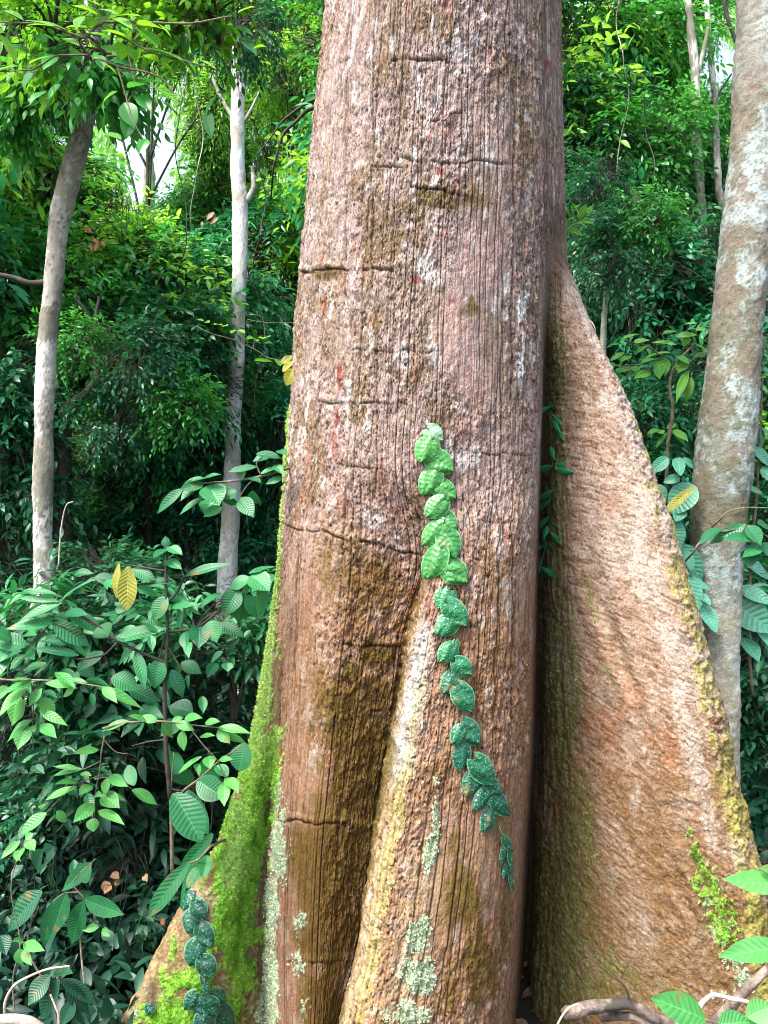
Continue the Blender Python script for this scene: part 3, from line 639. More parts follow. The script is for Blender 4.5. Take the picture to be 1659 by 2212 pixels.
# ------------------------------------------------------------------ climbers on the bark
def heart(uu, vv):
    """outline of a heart-shaped leaf; half width at v, and the lobes at the base"""
    w = np.sin(np.pi*np.clip(vv, 0, 1)**.70)**.55
    return w*(1-.06*sstep(.7, 1, vv))
def on_bark(parent, name, c, tip_from, tip_to, wpx, mat, tint=.5, off=.006, seed=0, shape='heart', label=None):
    (bx_, by_), (tx, ty) = tip_from, tip_to
    pb, nb = surf(bx_, by_); pt, n2 = surf(tx, ty); pc, nc2 = surf((bx_+tx)/2, (by_+ty)/2)
    nn = unit(nb+n2+nc2*2+np.array([0, -1.6, .25])); d = pt-pb
    # keep the drawn length even where the bark is steep
    d = d-nn*(d@nn)*.8; L = np.linalg.norm(d); d = d/L; s = np.cross(d, nn)
    W = wpx*K*pc[1]*(1.2 if shape == 'heart' else 1.1); L = L*(.98 if shape == 'heart' else 1.05)
    nu, nv = 13, 15; v = np.linspace(0, 1, nv); u = np.linspace(-1, 1, nu); vv, uu = np.meshgrid(v, u, indexing='ij')
    rg_ = np.random.default_rng(seed)
    if shape == 'heart':
        w_ = heart(uu, np.clip(vv, .015, .99)); back = -.17*L*np.abs(uu)**1.1*np.exp(-(vv/.16)**2)*1.0
    else:
        w_ = outline('lance', np.clip(vv, .02, .985)); back = 0
    zz = .05*W*np.cos(uu*1.6)*np.sin(vv*3.14)-.11*W*uu**2+.025*W*np.sin(vv*8+uu*3+rg_.uniform(0, 6))+.02*W*np.sin(uu*7+vv*5+rg_.uniform(0, 6))
    V = pb[None, None]+(vv*L+back)[..., None]*d+(uu*w_*W*.5)[..., None]*s+(zz+off+.004*vv)[..., None]*nn
    A = np.stack(np.broadcast_arrays(uu, vv, np.full_like(uu, tint)), -1)
    b_ = Bag(); b_.add(V.reshape(-1, 3), gridfaces(nv, nu), A.reshape(-1, 3))
    o = b_.build(name, mat, parent)
    if label: o['label'] = label
    return pb+nn*off
def vine(name, label, spec, stempx, srad, group=None):
    p0, _ = surf(*stempx[0]); t = empty(name, p0, label, 'climbing vine', group)
    sb = Bag(); pts = []
    for (x, y) in stempx:
        a, n_ = surf(x, y); pts.append(a+n_*.006)
    tube(sb, pts, [srad]*len(pts), n=len(pts)*6, ns=6)
    k = 0
    for (bx_, by_, tx, ty, wpx, mt_, sh) in spec:
        o = on_bark(t, 'leaf', None, (bx_, by_), (tx, ty), wpx, mt_, tint=float(np.clip(1-by_/2200*0-(by_-930)/420*.7+R.normal(0, .15), .05, 1)) if mt_ is M_heart else float(np.clip(1-(by_-1270)/500+R.normal(0, .15), 0, 1)), seed=k, shape=sh, off=.008+.010*(k % 2)+.003*(k % 3), label='pale grey-green top leaf' if mt_ is M_heartP else None)
        # petiole to the nearest stem point
        arr = np.array(pts); j = int(np.argmin(np.linalg.norm(arr-o, axis=1)))
        if np.linalg.norm(arr[j]-o) > .004: tube(sb, [arr[j], (arr[j]+o)/2+np.array([0, -.004, 0]), o], [srad*.7]*3, n=6, ns=5)
        k += 1
    sb.build('stem', M_green, t); return t
h_, hd, hp = M_heart, M_heartD, M_heartP
V1 = [(926, 927, 960, 953, 36, hp), (936, 953, 902, 1000, 46, h_), (931, 984, 981, 1020, 48, h_), (946, 1018, 908, 1070, 44, h_), (944, 1044, 987, 1079, 42, h_), (957, 1082, 917, 1120, 42, h_),
 (951, 1108, 985, 1153, 38, h_), (957, 1134, 917, 1180, 42, h_), (955, 1146, 988, 1208, 46, h_), (952, 1188, 920, 1254, 50, h_), (957, 1218, 1011, 1260, 50, h_), (958, 1243, 984, 1258, 20, h_),
 (976, 1275, 941, 1316, 40, hd), (968, 1304, 1008, 1351, 44, hd), (984, 1336, 944, 1371, 42, hd), (981, 1395, 949, 1430, 36, hd), (985, 1384, 988, 1406, 15, hd), (984, 1428, 1019, 1456, 36, hd),
 (993, 1456, 958, 1498, 42, hd), (988, 1482, 1018, 1536, 44, hd), (1000, 1562, 1036, 1607, 44, hd), (1004, 1572, 976, 1606, 34, hd), (1002, 1606, 992, 1664, 38, hd), (1022, 1638, 1060, 1690, 46, hd),
 (1035, 1666, 1006, 1720, 42, hd), (1048, 1686, 1078, 1710, 28, hd), (1056, 1708, 1022, 1748, 34, hd), (1062, 1718, 1092, 1756, 36, hd), (1064, 1752, 1043, 1797, 36, hd),
 (1082, 1806, 1096, 1834, 18, hd), (1090, 1832, 1082, 1866, 18, hd), (1094, 1836, 1098, 1876, 15, hd), (1096, 1866, 1084, 1896, 20, hd), (1098, 1880, 1100, 1918, 15, hd)]
vine('climbing_vine', 'long climber of heart-shaped leaves, bright green above and dark spotted below, on the great trunk', [v+('heart',) for v in V1],
     [(928, 925), (940, 970), (946, 1020), (952, 1070), (955, 1120), (956, 1170), (962, 1220), (970, 1270), (976, 1320), (983, 1380), (986, 1430), (992, 1480), (1002, 1540), (1004, 1600), (1020, 1640), (1038, 1680), (1060, 1720), (1076, 1780), (1088, 1830), (1098, 1880), (1102, 1930)], .0022)
V2 = [(421, 1934, 392, 1962, 34), (424, 1946, 443, 1985, 36), (420, 1968, 404, 2015, 40), (430, 1998, 460, 2044, 38), (430, 2034, 408, 2084, 44), (436, 2066, 464, 2104, 38), (438, 2098, 444, 2128, 16), (446, 2120, 452, 2140, 12), (462, 2138, 484, 2158, 26),
 (424, 2142, 400, 2176, 30), (432, 2146, 440, 2188, 38), (448, 2156, 466, 2186, 32), (468, 2174, 500, 2208, 36), (452, 2190, 430, 2226, 46), (470, 2204, 452, 2244, 44), (330, 2166, 322, 2190, 22)]
vine('climbing_vine', 'short climber of round dark spotted leaves on the mossy sloping buttress', [v+(hd, 'heart') for v in V2],
     [(421, 1932), (424, 1970), (430, 2020), (432, 2060), (440, 2100), (452, 2140), (462, 2180), (468, 2230)], .0022)
c7 = lambda x, y: ((1300+x/2.458)/1.1573, (760+y/2.458)/1.1573)
v3 = []
for (x, y, a) in ((205, 635, 50), (150, 665, 125), (235, 715, 55), (163, 740, 150), (245, 795, 55), (165, 910, 140), (262, 990, 15), (192, 1012, 150), (275, 1025, 15), (195, 1180, 135), (185, 1235, 130), (182, 1345, 115), (240, 1375, 40), (150, 1395, 130), (222, 1440, 55), (135, 1460, 110), (203, 1500, 52), (125, 1525, 115), (128, 1605, 95), (120, 1660, 80)):
    x, y = c7(x, y); a = radians(a); l = 17
    v3.append((x-math.cos(a)*l, y-math.sin(a)*l, x+math.cos(a)*l, y+math.sin(a)*l, 13, M_leafslim if 0 else M_fteal, 'lance'))
vine('climbing_vine', 'thin climber with slender blue-green leaves in the dark crevice of the trunk', v3,
     [c7(180, 610), c7(190, 740), c7(205, 900), c7(215, 1010), c7(200, 1180), c7(190, 1330), c7(170, 1440), c7(150, 1560), c7(122, 1700)], .0016)
def thin(name, pts, r0, r1, mat, label, cat='branch'):
    o = Bag(); p3 = [np.asarray(p, float) for p in pts]; tube(o, p3, np.linspace(r0, r1, len(p3)), n=len(p3)*7, ns=8, wob=.25)
    o = o.build(name, mat); o.location = (0, 0, 0); return tag(o, label, cat)

# ------------------------------------------------------------------ hero plants, leaf by leaf
c3 = lambda x, y: (x/2.183/1.1573, (1400+y/2.183)/1.1573)
c4 = lambda x, y: (x/2.183/1.1573, (1900+y/2.183)/1.1573)
c2_ = lambda x, y: (x/2.183/1.1573, (700+y/2.183)/1.1573)
c1_ = lambda x, y: (x/2.183/1.1573, (y/2.183)/1.1573)
c6 = lambda x, y: ((1380+x/2.765)/1.1573, (y/2.765)/1.1573)
c8 = lambda x, y: ((1200+x/2.304)/1.1573, (1700+y/2.304)/1.1573)
def hero_leaf(bag, cv, sc, b, t, w, Y, kind='ovate', tint=None, dy=None, up=.75, droop=.16, wav=.012, nrm=None, wk=1.3):
    rg_ = R; dy = rg_.uniform(-.10, .04) if dy is None else dy
    B_ = P(*cv(*b), Y); T_ = P(*cv(*t), Y+dy); d = T_-B_; L = np.linalg.norm(d)
    n_ = np.array([rg_.uniform(-.35, .35), -rg_.uniform(.35, .9), up+rg_.uniform(-.2, .2)]) if nrm is None else np.array(nrm)
    # push the base a little so that a drooping leaf still ends at its tip
    n_ = unit(n_-unit(d)*(n_@unit(d)))
    d2 = d+n_*droop*L
    leaves(bag, B_, unit(d2), n_, L*1.02, w/sc*K*Y/1.1573*wk, kind, droop, .22, 9, 17, wav, tint=rg_.random() if tint is None else tint, bend=rg_.uniform(-.05, .05))
    return B_
def stems(bag, cv, Y, lines, r=.004):
    for ln in lines:
        rr_ = r
        if isinstance(ln[0], (int, float)): rr_, ln = ln[0], ln[1:]
        pts = [P(*cv(p[0], p[1]), Y+(p[2] if len(p) > 2 else 0)) for p in ln]
        if len(pts) == 2: pts = [pts[0], (pts[0]+pts[1])/2+np.array([0, 0, .006]), pts[1]]
        tube(bag, pts, np.linspace(rr_, rr_*.5, len(pts)), n=len(pts)*5, ns=6, wob=.1)
def hero(name, label, cat, cv, sc, Y, lf, st, mat, kind='ovate', smat=None, r=.004, root=None, extra=(), group=None, **kw):
    p0 = P(*cv(*(root or st[0][1] if isinstance(st[0][0], (int, float)) else st[0][0])[:2]), Y)
    if root: p0 = P(*cv(*root), Y)
    t = empty(name, p0, label, cat, group)
    bag = Bag()
    for l in lf:
        yo = l[3] if len(l) > 3 else 0
        hero_leaf(bag, cv, sc, l[0], l[1], l[2], Y+yo, kind, **kw)
    bag.build('foliage', mat, t)
    sb = Bag(); stems(sb, cv, Y, st, r); sb.build('stem', smat or M_wood, t)
    for (nm, ll, m2, lb) in extra:
        for l in ll:
            b2 = Bag(); hero_leaf(b2, cv, sc, l[0], l[1], l[2], Y+(l[3] if len(l) > 3 else -.05), 'oblong', **{**kw, 'nrm': (.35*(1 if l[2] > 60 else -1), -1, .1), 'wk': 1.15, 'wav': .03})
            o = b2.build(nm, m2, t); o['label'] = lb
    return t
hero('broadleaf_sapling', 'tall thin-stemmed sapling with long corrugated green leaves and two hanging yellow leaves', 'sapling', c3, 2.183, 3.0,
 [((912, -70), (1000, -30), 50), ((912, -60), (840, -10), 50), ((908, 0), (990, 50), 50), ((914, -70), (900, -130), 44), ((340, 235), (100, 335), 50), ((320, 225), (90, 215), 30), ((305, 185), (115, 165), 25), ((330, 225), (520, 105), 40), ((290, 345), (35, 380), 62), ((290, 345), (490, 470), 80), ((370, 285), (555, 400), 74),
  ((355, 290), (480, 300), 50), ((540, 360), (590, 420), 90), ((430, 520), (190, 490), 45), ((390, 460), (210, 440), 36), ((645, 430), (905, 385), 72), ((630, 420), (780, 450), 50), ((745, 470), (650, 570), 92), ((740, 500), (800, 700), 50),
  ((870, 540), (850, 700), 84), ((935, 600), (1000, 750), 60), ((1035, 625), (1030, 710), 46), ((900, 390), (770, 330), 60), ((1000, 90), (1260, 30), 50), ((1210, 180), (1100, 255), 60), ((930, 260), (1090, 250), 36),
  ((1365, 100), (1250, 165), 70), ((1300, 160), (1225, 305), 90), ((1330, 180), (1300, 335), 100), ((1345, 190), (1395, 320), 66), ((1370, 85), (1475, 165), 100), ((1430, 130), (1420, 320), 60), ((1360, 75), (1500, 35), 42),
  ((1090, 360), (1080, 480), 92), ((1150, 330), (1180, 450), 90), ((1010, 390), (1020, 490), 50), ((720, 50), (850, 110), 60), ((820, 120), (960, 120), 40), ((740, 150), (860, 200), 50), ((560, 120), (700, 160), 50), ((520, 95), (640, 120), 60), ((910, 200), (840, 330), 80),
  ((610, 640), (760, 700), 90), ((700, 700), (860, 780), 90, .1), ((430, 560), (520, 640), 60, .1), ((0, 560), (120, 500), 70), ((40, 480), (-60, 680), 90), ((140, 470), (-40, 440), 90), ((60, 430), (-60, 390), 90), ((560, 500), (440, 600), 60, .1), ((970, 880), (880, 960), 80, .1),
  ((250, 560), (130, 620), 60, .1), ((1190, 350), (1340, 420), 60, .1), ((1180, 560), (1130, 640), 50, .1), ((1240, 560), (1240, 610), 50), ((1215, 500), (1150, 560), 40, .1), ((990, 560), (1100, 620), 60, .1), ((1050, 830), (920, 800), 90, .1), ((760, 820), (900, 860), 60, .1)],
 [(.010, (930, 1300), (905, 1000), (898, 700), (915, 400), (905, 100), (914, -70)), (.006, (905, 240), (970, 170), (1010, 90), (1120, 40)), (.006, (915, 390), (1040, 380), (1180, 290), (1290, 190), (1370, 90)), (.007, (905, 560), (760, 500), (640, 440), (540, 360), (400, 280), (300, 230)),
  (.005, (640, 450), (560, 520), (430, 540), (280, 480)), (.004, (620, 430), (450, 400), (290, 345)), (.004, (905, 60), (780, 40), (660, 20)), (.006, (905, 400), (870, 540)), (.004, (920, 480), (1000, 600), (1040, 630)), (.005, (900, 120), (780, 130), (560, 110), (500, 100)),
  (.004, (915, 980), (820, 990), (720, 1015)), (.004, (915, 1150), (925, 1240), (1000, 1260), (1070, 1220), (1160, 1330), (1150, 1480)), (.003, (280, 345), (140, 470), (0, 470))],
 M_broad, 'ovate', smat=M_dark, extra=[('yellow_leaf', [((652, 18), (636, 205), 56, -.12), ((700, 36), (688, 272), 96, -.14)], M_yellow, 'large hanging yellow leaf')])
hero('hanging_branch', 'hanging branch of ragged light green leaves in front of the corrugated-leaf sapling', 'branch', c3, 2.183, 2.6,
 [((200, 660), (0, 740), 60), ((150, 690), (-10, 850), 60), ((100, 720), (70, 900), 62), ((140, 770), (60, 900), 70), ((215, 745), (300, 860), 62), ((210, 820), (370, 900), 42), ((180, 870), (40, 990), 62), ((150, 900), (90, 1033), 72), ((220, 900), (315, 965), 52), ((300, 610), (410, 700), 52),
  ((240, 670), (420, 700), 40), ((410, 700), (345, 750), 34), ((520, 690), (780, 815), 54), ((170, 650), (60, 660), 40), ((560, 690), (640, 780), 44), ((60, 700), (-40, 760), 60), ((230, 700), (160, 800), 50), ((480, 670), (340, 650), 26), ((190, 900), (170, 950), 30)],
 [(.004, (-80, 640), (60, 655), (170, 655), (330, 660), (480, 680), (600, 700)), (.003, (170, 655), (178, 740), (182, 830), (178, 900)), (.002, (180, 820), (215, 880))], M_light, 'lance')
hero('hanging_branch', 'drooping spray of small pale ovate leaves on a thin zigzag twig below the corrugated-leaf sapling', 'branch', c3, 2.183, 2.7,
 [((535, 1035), (400, 1060), 42), ((430, 1140), (290, 1130), 26), ((445, 1140), (290, 1182), 32), ((420, 1215), (300, 1220), 42), ((420, 1240), (245, 1315), 42), ((500, 1230), (430, 1282), 50), ((600, 1180), (690, 1242), 46), ((590, 1190), (570, 1285), 46), ((558, 1278), (648, 1355), 72),
  ((580, 1275), (685, 1320), 32), ((510, 1330), (408, 1435), 62), ((514, 1408), (510, 1484), 64), ((535, 1370), (685, 1435), 44), ((720, 1255), (858, 1338), 54), ((255, 1380), (108, 1505), 60), ((310, 1370), (362, 1430), 38), ((440, 1165), (500, 1180), 28), ((540, 1190), (520, 1200), 30), ((560, 1140), (600, 1130), 24), ((250, 1330), (220, 1360), 40), ((520, 1280), (560, 1290), 28)],
 [(.003, (570, 960), (552, 1060), (545, 1140), (530, 1220), (518, 1300), (515, 1410)), (.002, (545, 1100), (440, 1145), (400, 1150)), (.002, (535, 1180), (420, 1220), (300, 1330), (250, 1380)), (.002, (530, 1200), (600, 1190)), (.002, (565, 980), (640, 1050), (700, 1060)), (.002, (600, 1190), (720, 1250))], M_light, 'ovate')
hero('hanging_branch', 'arching spray of pale ovate leaves beside the mossy edge of the great trunk', 'branch', c3, 2.183, 2.85,
 [((880, 890), (940, 972), 52), ((1000, 930), (1000, 1042), 52), ((1010, 860), (1100, 870), 40), ((1190, 915), (1372, 942), 46), ((1190, 925), (1256, 998), 50), ((1090, 965), (1172, 962), 30), ((1140, 1070), (1146, 1140), 54), ((1100, 1075), (968, 1168), 36), ((1195, 1090), (1270, 1085), 30), ((1225, 1210), (1225, 1342), 54),
  ((1235, 1190), (1302, 1268), 52), ((1090, 1115), (1086, 1182), 25), ((960, 890), (1060, 930), 44), ((860, 880), (760, 860), 40), ((1120, 890), (1200, 880), 36), ((1200, 950), (1340, 990), 40), ((940, 880), (1000, 860), 30), ((700, 880), (560, 930), 40), ((800, 880), (700, 850), 40)],
 [(.004, (560, 920), (700, 885), (880, 880), (1040, 900), (1190, 915), (1300, 930)), (.003, (1040, 920), (1110, 1010), (1190, 1100), (1230, 1180), (1300, 1220)), (.002, (1130, 1030), (1145, 1075)), (.002, (1225, 1150), (1225, 1210))], M_light, 'ovate')
hero('broadleaf_plant', 'plant with a very large pale-veined drooping leaf close to the mossy trunk edge', 'plant', c3, 2.183, 3.0,
 [((950, 1275), (1092, 1530), 150, -.2), ((1020, 1260), (1145, 1480), 100, .1), ((1080, 1200), (1215, 1300), 112), ((1340, 1000), (1310, 1150), 120, .1), ((1060, 1200), (900, 1160), 80, .1), ((1180, 1120), (1240, 1180), 60), ((1200, 1180), (1060, 1120), 60, .1), ((960, 1050), (930, 1170), 90, .1), ((700, 1120), (730, 1230), 60, .15)],
 [(.008, (940, 1700), (935, 1450), (930, 1290), (950, 1275)), (.005, (940, 1350), (1000, 1260), (1080, 1200), (1180, 1110), (1320, 1010)), (.004, (930, 1290), (940, 1150), (950, 1050))], M_broad, 'oblong', root=(940, 1700), up=.4)
hero('broadleaf_plant', 'plant with a long corrugated blade pointing down from the mossy sloping buttress', 'plant', c4, 2.183, 3.0,
 [((1030, 560), (812, 842), 82, -.1), ((1062, 560), (985, 800), 50, .05), ((1160, 400), (1000, 610), 70, .15), ((1130, 520), (1110, 640), 60, .05), ((1110, 560), (1030, 700), 60, .02)],
 [(.006, (1250, 420, .3), (1150, 470), (1060, 555), (1030, 560))], M_broad, 'oblong', up=.5)
hero('low_plant', 'low plant with five pointed matt green leaflets hanging in the dark', 'plant', c4, 2.183, 2.7,
 [((360, 725), (278, 972), 78), ((290, 770), (235, 1022), 62, .05), ((460, 770), (395, 1008), 92), ((465, 760), (672, 848), 76), ((500, 560), (345, 720), 62, .05), ((420, 640), (500, 590), 90, .1)],
 [(.004, (470, 1300), (440, 1000, .1), (430, 800, .05), (460, 760), (400, 680), (520, 540)), (.003, (430, 720), (360, 725), (290, 770))], leafmat('matt_leaf', (.008, .085, .03), (.012, .12, .04), .2, (.02, .2, .05), .6, veins=16, vstr=.25, spec=.25), 'ovate', up=.2, droop=.06)
hero('low_plant', 'low plant with broad dark spotted leaves in the bottom corner', 'plant', c4, 2.183, 2.55,
 [((230, 720), (45, 922), 112), ((270, 1175), (150, 1335), 82), ((320, 1200), (225, 1410), 92), ((330, 1200), (535, 1325), 62), ((360, 1210), (482, 1385), 64), ((400, 1310), (335, 1450), 62), ((410, 1320), (465, 1450), 62), ((300, 1150), (400, 1160), 50), ((0, 960), (42, 1060), 66), ((250, 520), (300, 480), 80, .1), ((200, 600), (240, 480), 80, .1)],
 [(.004, (330, 1500), (300, 1300), (320, 1190), (300, 1150)), (.004, (300, 1300), (150, 1000), (230, 720)), (.003, (320, 1200), (420, 1300))], M_broadD, 'ovate', up=.45)
hero('low_plant', 'low plant with small bright green leaves left of the pointed hanging leaflets', 'plant', c4, 2.183, 2.5,
 [((110, 440), (5, 540), 36), ((120, 480), (87, 555), 42), ((150, 440), (185, 497), 46), ((140, 430), (180, 400), 36), ((130, 1000), (240, 1045), 46), ((105, 1030), (120, 1115), 50), ((125, 1040), (176, 1115), 36), ((130, 990), (65, 990), 32), ((540, 910), (450, 930), 34, .2), ((560, 920), (600, 960), 30, .2)],
 [(.003, (90, 1500), (70, 1200), (110, 1010), (60, 700), (120, 450)), (.002, (110, 1010), (130, 1000))], M_light, 'ovate', root=(90, 1500))
hero('hanging_branch', 'branch of glossy drooping leaves across the foot of the white trunk', 'branch', c2_, 2.183, 3.1,
 [((1400, 1020), (1240, 1050), 36), ((1140, 1120), (1192, 1228), 112), ((1110, 1110), (985, 1150), 60), ((1000, 1140), (858, 1272), 52), ((1080, 1120), (990, 1205), 52), ((1110, 1190), (980, 1280), 46), ((1150, 1200), (1130, 1290), 84, .08), ((1290, 1150), (1226, 1195), 74), ((1310, 1190), (1388, 1292), 72), ((1380, 1150), (1402, 1222), 56),
  ((1260, 1185), (1262, 1232), 66), ((1210, 1240), (1110, 1290), 50, .05), ((1400, 950), (1535, 975), 52), ((1540, 1080), (1450, 1112), 32), ((1100, 1090), (1200, 1065), 42), ((1310, 1100), (1345, 1000), 32), ((1120, 1080), (1010, 1110), 40), ((1480, 960), (1380, 990), 60, .05), ((1500, 1010), (1540, 1060), 40), ((1240, 1110), (1140, 1170), 40, .05), ((1420, 1060), (1540, 1020), 40), ((1360, 1080), (1420, 1110), 44), ((1520, 930), (1560, 960), 40)],
 [(.006, (1640, 1020, .3), (1500, 1050), (1380, 1080), (1240, 1100), (1100, 1110), (1000, 1140)), (.003, (1380, 1090), (1310, 1180)), (.003, (1420, 1060), (1400, 1000), (1460, 950))], M_broad, 'ovate', up=.7)
t_ = hero('twig', 'thin twig with lime green and orange new leaves reaching past the white trunk', 'branch', c2_, 2.183, 3.3,
 [((1110, 225), (1075, 215), 24), ((1120, 230), (1145, 232), 22), ((1205, 245), (1170, 245), 30), ((1215, 255), (1240, 250), 28), ((1290, 275), (1258, 290), 28), ((1295, 275), (1335, 290), 30), ((1390, 318), (1348, 320), 28), ((1400, 325), (1398, 335), 20), ((1430, 320), (1400, 312), 24), ((1440, 322), (1475, 308), 28), ((1440, 345), (1485, 345), 18), ((1490, 450), (1390, 440), 36), ((1530, 470), (1500, 430), 30)],
 [(.003, (1600, 470, .2), (1480, 430), (1400, 385), (1290, 330), (1150, 290), (1070, 250)), (.002, (1380, 375), (1395, 325)), (.002, (1640, 230, .2), (1500, 235), (1400, 225), (1350, 215))], M_lime, 'round', extra=[('yellow_leaf', [((1600, 440), (1545, 500), 36, 0), ((1600, 480), (1558, 572), 62, -.02), ((1595, 415), (1530, 460), 40, .02)], M_yellow, 'yellow and orange young leaf')])
# top of the picture: big backlit leaves hanging from overhead
top_lf = [((300, 145), (148, 140), 52), ((530, 80), (388, 30), 52), ((540, 30), (430, -10), 50), ((640, 80), (530, 50), 40), ((770, 90), (650, 85), 42), ((500, 165), (500, 88), 56), ((370, 165), (140, 112), 40), ((480, 155), (360, 150), 52), ((600, 210), (480, 180), 62), ((700, 210), (555, 165), 76), ((750, 140), (905, 165), 80),
 ((760, 160), (855, 260), 100), ((1000, 335), (760, 260), 64), ((870, 340), (780, 300), 50), ((840, 280), (1010, 345), 56), ((880, 350), (950, 402), 52), ((1300, 70), (1392, 38), 48), ((1380, 265), (1448, 258), 46), ((860, 480), (965, 560), 66), ((0, 190), (85, 345), 66), ((160, 350), (262, 310), 36), ((-20, 390), (105, 360), 40), ((620, 100), (720, 160), 60),
 ((650, 230), (660, 330), 70), ((930, 200), (860, 130), 60), ((560, 250), (640, 300), 60), ((700, 260), (740, 340), 60), ((430, 250), (330, 210), 50), ((450, 90), (420, 160), 50), ((20, 60), (130, 110), 60), ((20, 150), (-60, 130), 60), ((1020, 330), (1070, 410), 44), ((1180, 380), (1090, 330), 44), ((640, 410), (560, 340), 54), ((640, 500), (560, 560), 60), ((660, 760), (560, 730), 54), ((620, 840), (700, 880), 44)]
top_dk = [((1260, 330), (1325, 310), 50), ((1010, 180), (1012, 305), 42), ((985, 190), (955, 265), 46), ((1100, 80), (1030, 100), 66), ((1040, 30), (960, 40), 60), ((1200, 170), (1120, 220), 50), ((1150, 120), (1200, 180), 50), ((1250, 150), (1380, 190), 66), ((1310, 220), (1400, 300), 60), ((1240, 60), (1180, 130), 50), ((900, 60), (840, 20), 60), ((520, 300), (560, 380), 60), ((600, 330), (700, 360), 66), ((640, 500), (560, 420), 60), ((330, 460), (260, 560), 70), ((250, 500), (170, 560), 60), ((430, 340), (380, 250), 60), ((250, 230), (180, 190), 60),
 ((300, 300), (240, 380), 60), ((150, 290), (60, 240), 60), ((180, 400), (130, 480), 66), ((420, 440), (400, 350), 50), ((720, 620), (690, 760), 70), ((760, 520), (820, 610), 60), ((680, 560), (740, 700), 80), ((800, 760), (760, 840), 50), ((560, 870), (490, 860), 40), ((700, 480), (800, 460), 60), ((350, 60), (250, 30), 60), ((120, 30), (60, -20), 60), ((700, 40), (760, -10), 60), ((1130, 600), (1160, 760), 50), ((1180, 520), (1130, 620), 46)]
tp = [(.008, (500, 330, .5), (470, 200), (560, 120), (760, 120), (1000, 130), (1250, 90)), (.006, (470, 210), (380, 180), (200, 130), (0, 120)), (.006, (500, 330, .5), (640, 360), (820, 400), (900, 440), (960, 540)), (.005, (560, 150), (700, 220), (840, 290), (1000, 330), (1180, 380)), (.005, (480, 300), (330, 300), (170, 380), (0, 390)), (.004, (640, 360), (680, 500), (720, 640), (780, 760)), (.004, (560, 130), (530, 60), (430, 20))]
hero('overhanging_branch', 'leafy bough of large lime green leaves lit from behind, overhead near the grey trunk', 'branch', c1_, 2.183, 3.3, top_lf, tp, M_lime, 'ovate', up=1.0)
hero('overhanging_branch', 'darker leafy bough with hanging leaves behind the lime green one', 'branch', c1_, 2.183, 3.8, top_dk, [(.007, (500, 330, .3), (700, 300), (900, 150), (1100, 60), (1240, 100), (1330, 200)), (.005, (500, 330, .3), (430, 380), (250, 330), (120, 250), (60, 40)), (.004, (700, 300), (740, 480), (700, 560), (740, 720)), (.004, (1240, 100), (1200, 300), (1140, 480), (1150, 600))], M_fmid, 'ovate')
# right-hand plants
hero('broadleaf_shrub', 'shrub with glossy yellow-green leaves between the great trunk and the mottled trunk', 'shrub', c7, 2.458, 4.3,
 [((620, 220), (732, 185), 36), ((700, 245), (795, 220), 52), ((855, 350), (860, 462), 54), ((885, 330), (892, 442), 52), ((1010, 345), (975, 425), 58), ((1030, 410), (950, 600), 42), ((1050, 450), (1030, 592), 56), ((930, 780), (1022, 885), 40), ((940, 770), (1020, 840), 36), ((860, 772), (783, 802), 36), ((960, 740), (900, 760), 40), ((900, 790), (835, 890), 20), ((850, 780), (880, 800), 40),
  ((810, 240), (960, 250), 46), ((930, 300), (770, 330), 50), ((830, 340), (740, 360), 46), ((970, 200), (1090, 190), 50), ((960, 170), (880, 190), 44), ((1060, 250), (1160, 290), 46), ((1080, 330), (1160, 300), 44), ((1000, 130), (1090, 120), 36), ((1080, 160), (1160, 160), 40), ((960, 320), (1040, 370), 46), ((640, 260), (560, 250), 30), ((640, 300), (560, 350), 36), ((680, 320), (620, 360), 36), ((720, 300), (780, 260), 44), ((600, 380), (570, 370), 40), ((1040, 200), (1000, 260), 46), ((1100, 220), (1160, 240), 40), ((740, 400), (650, 410), 40), ((800, 420), (700, 460), 44), ((600, 420), (700, 390), 40)],
 [(.012, (900, 2000, .2), (880, 1400, .1), (905, 900), (940, 640), (920, 520), (925, 440), (1000, 320), (1080, 240)), (.006, (930, 440), (860, 320), (760, 250), (640, 230)), (.005, (940, 420), (1000, 380), (1050, 350), (1120, 300)), (.004, (905, 900), (930, 780), (880, 760)), (.004, (860, 330), (740, 370), (620, 380))],
 leafmat('yellow_green_leaf', (.05, .24, .03), (.13, .36, .05), .35, (.28, .65, .06), .33, veins=11, vstr=.5), 'ovate', up=.8)
hero('broadleaf_plant', 'pale blue-green plant with huge leaves tucked behind the rim of the tan buttress', 'plant', c7, 2.458, 3.9,
 [((840, 1110), (882, 1225), 66), ((1060, 1110), (930, 1285), 130), ((1000, 1260), (958, 1335), 62), ((905, 1330), (985, 1495), 116), ((985, 1480), (1112, 1700), 106), ((1010, 1650), (1100, 1875), 96), ((1110, 1840), (1192, 2015), 84), ((905, 945), (812, 1035), 62), ((968, 945), (980, 1052), 58), ((1000, 950), (1062, 1010), 42), ((982, 1065), (883, 1092), 48), ((1000, 1690), (1165, 1750), 60), ((1080, 1770), (1170, 1850), 50), ((1000, 1500), (1060, 1640), 60)],
 [(.008, (1150, 2300, .2), (1080, 1950, .05), (1020, 1700, .03), (960, 1450, .03), (930, 1200, .03), (980, 1060), (975, 940))], M_broadP, 'round', up=.35, extra=[('yellow_leaf', [((1072, 1120), (888, 1278), 56, -.1)], M_yellow, 'half yellow pointed leaf')])
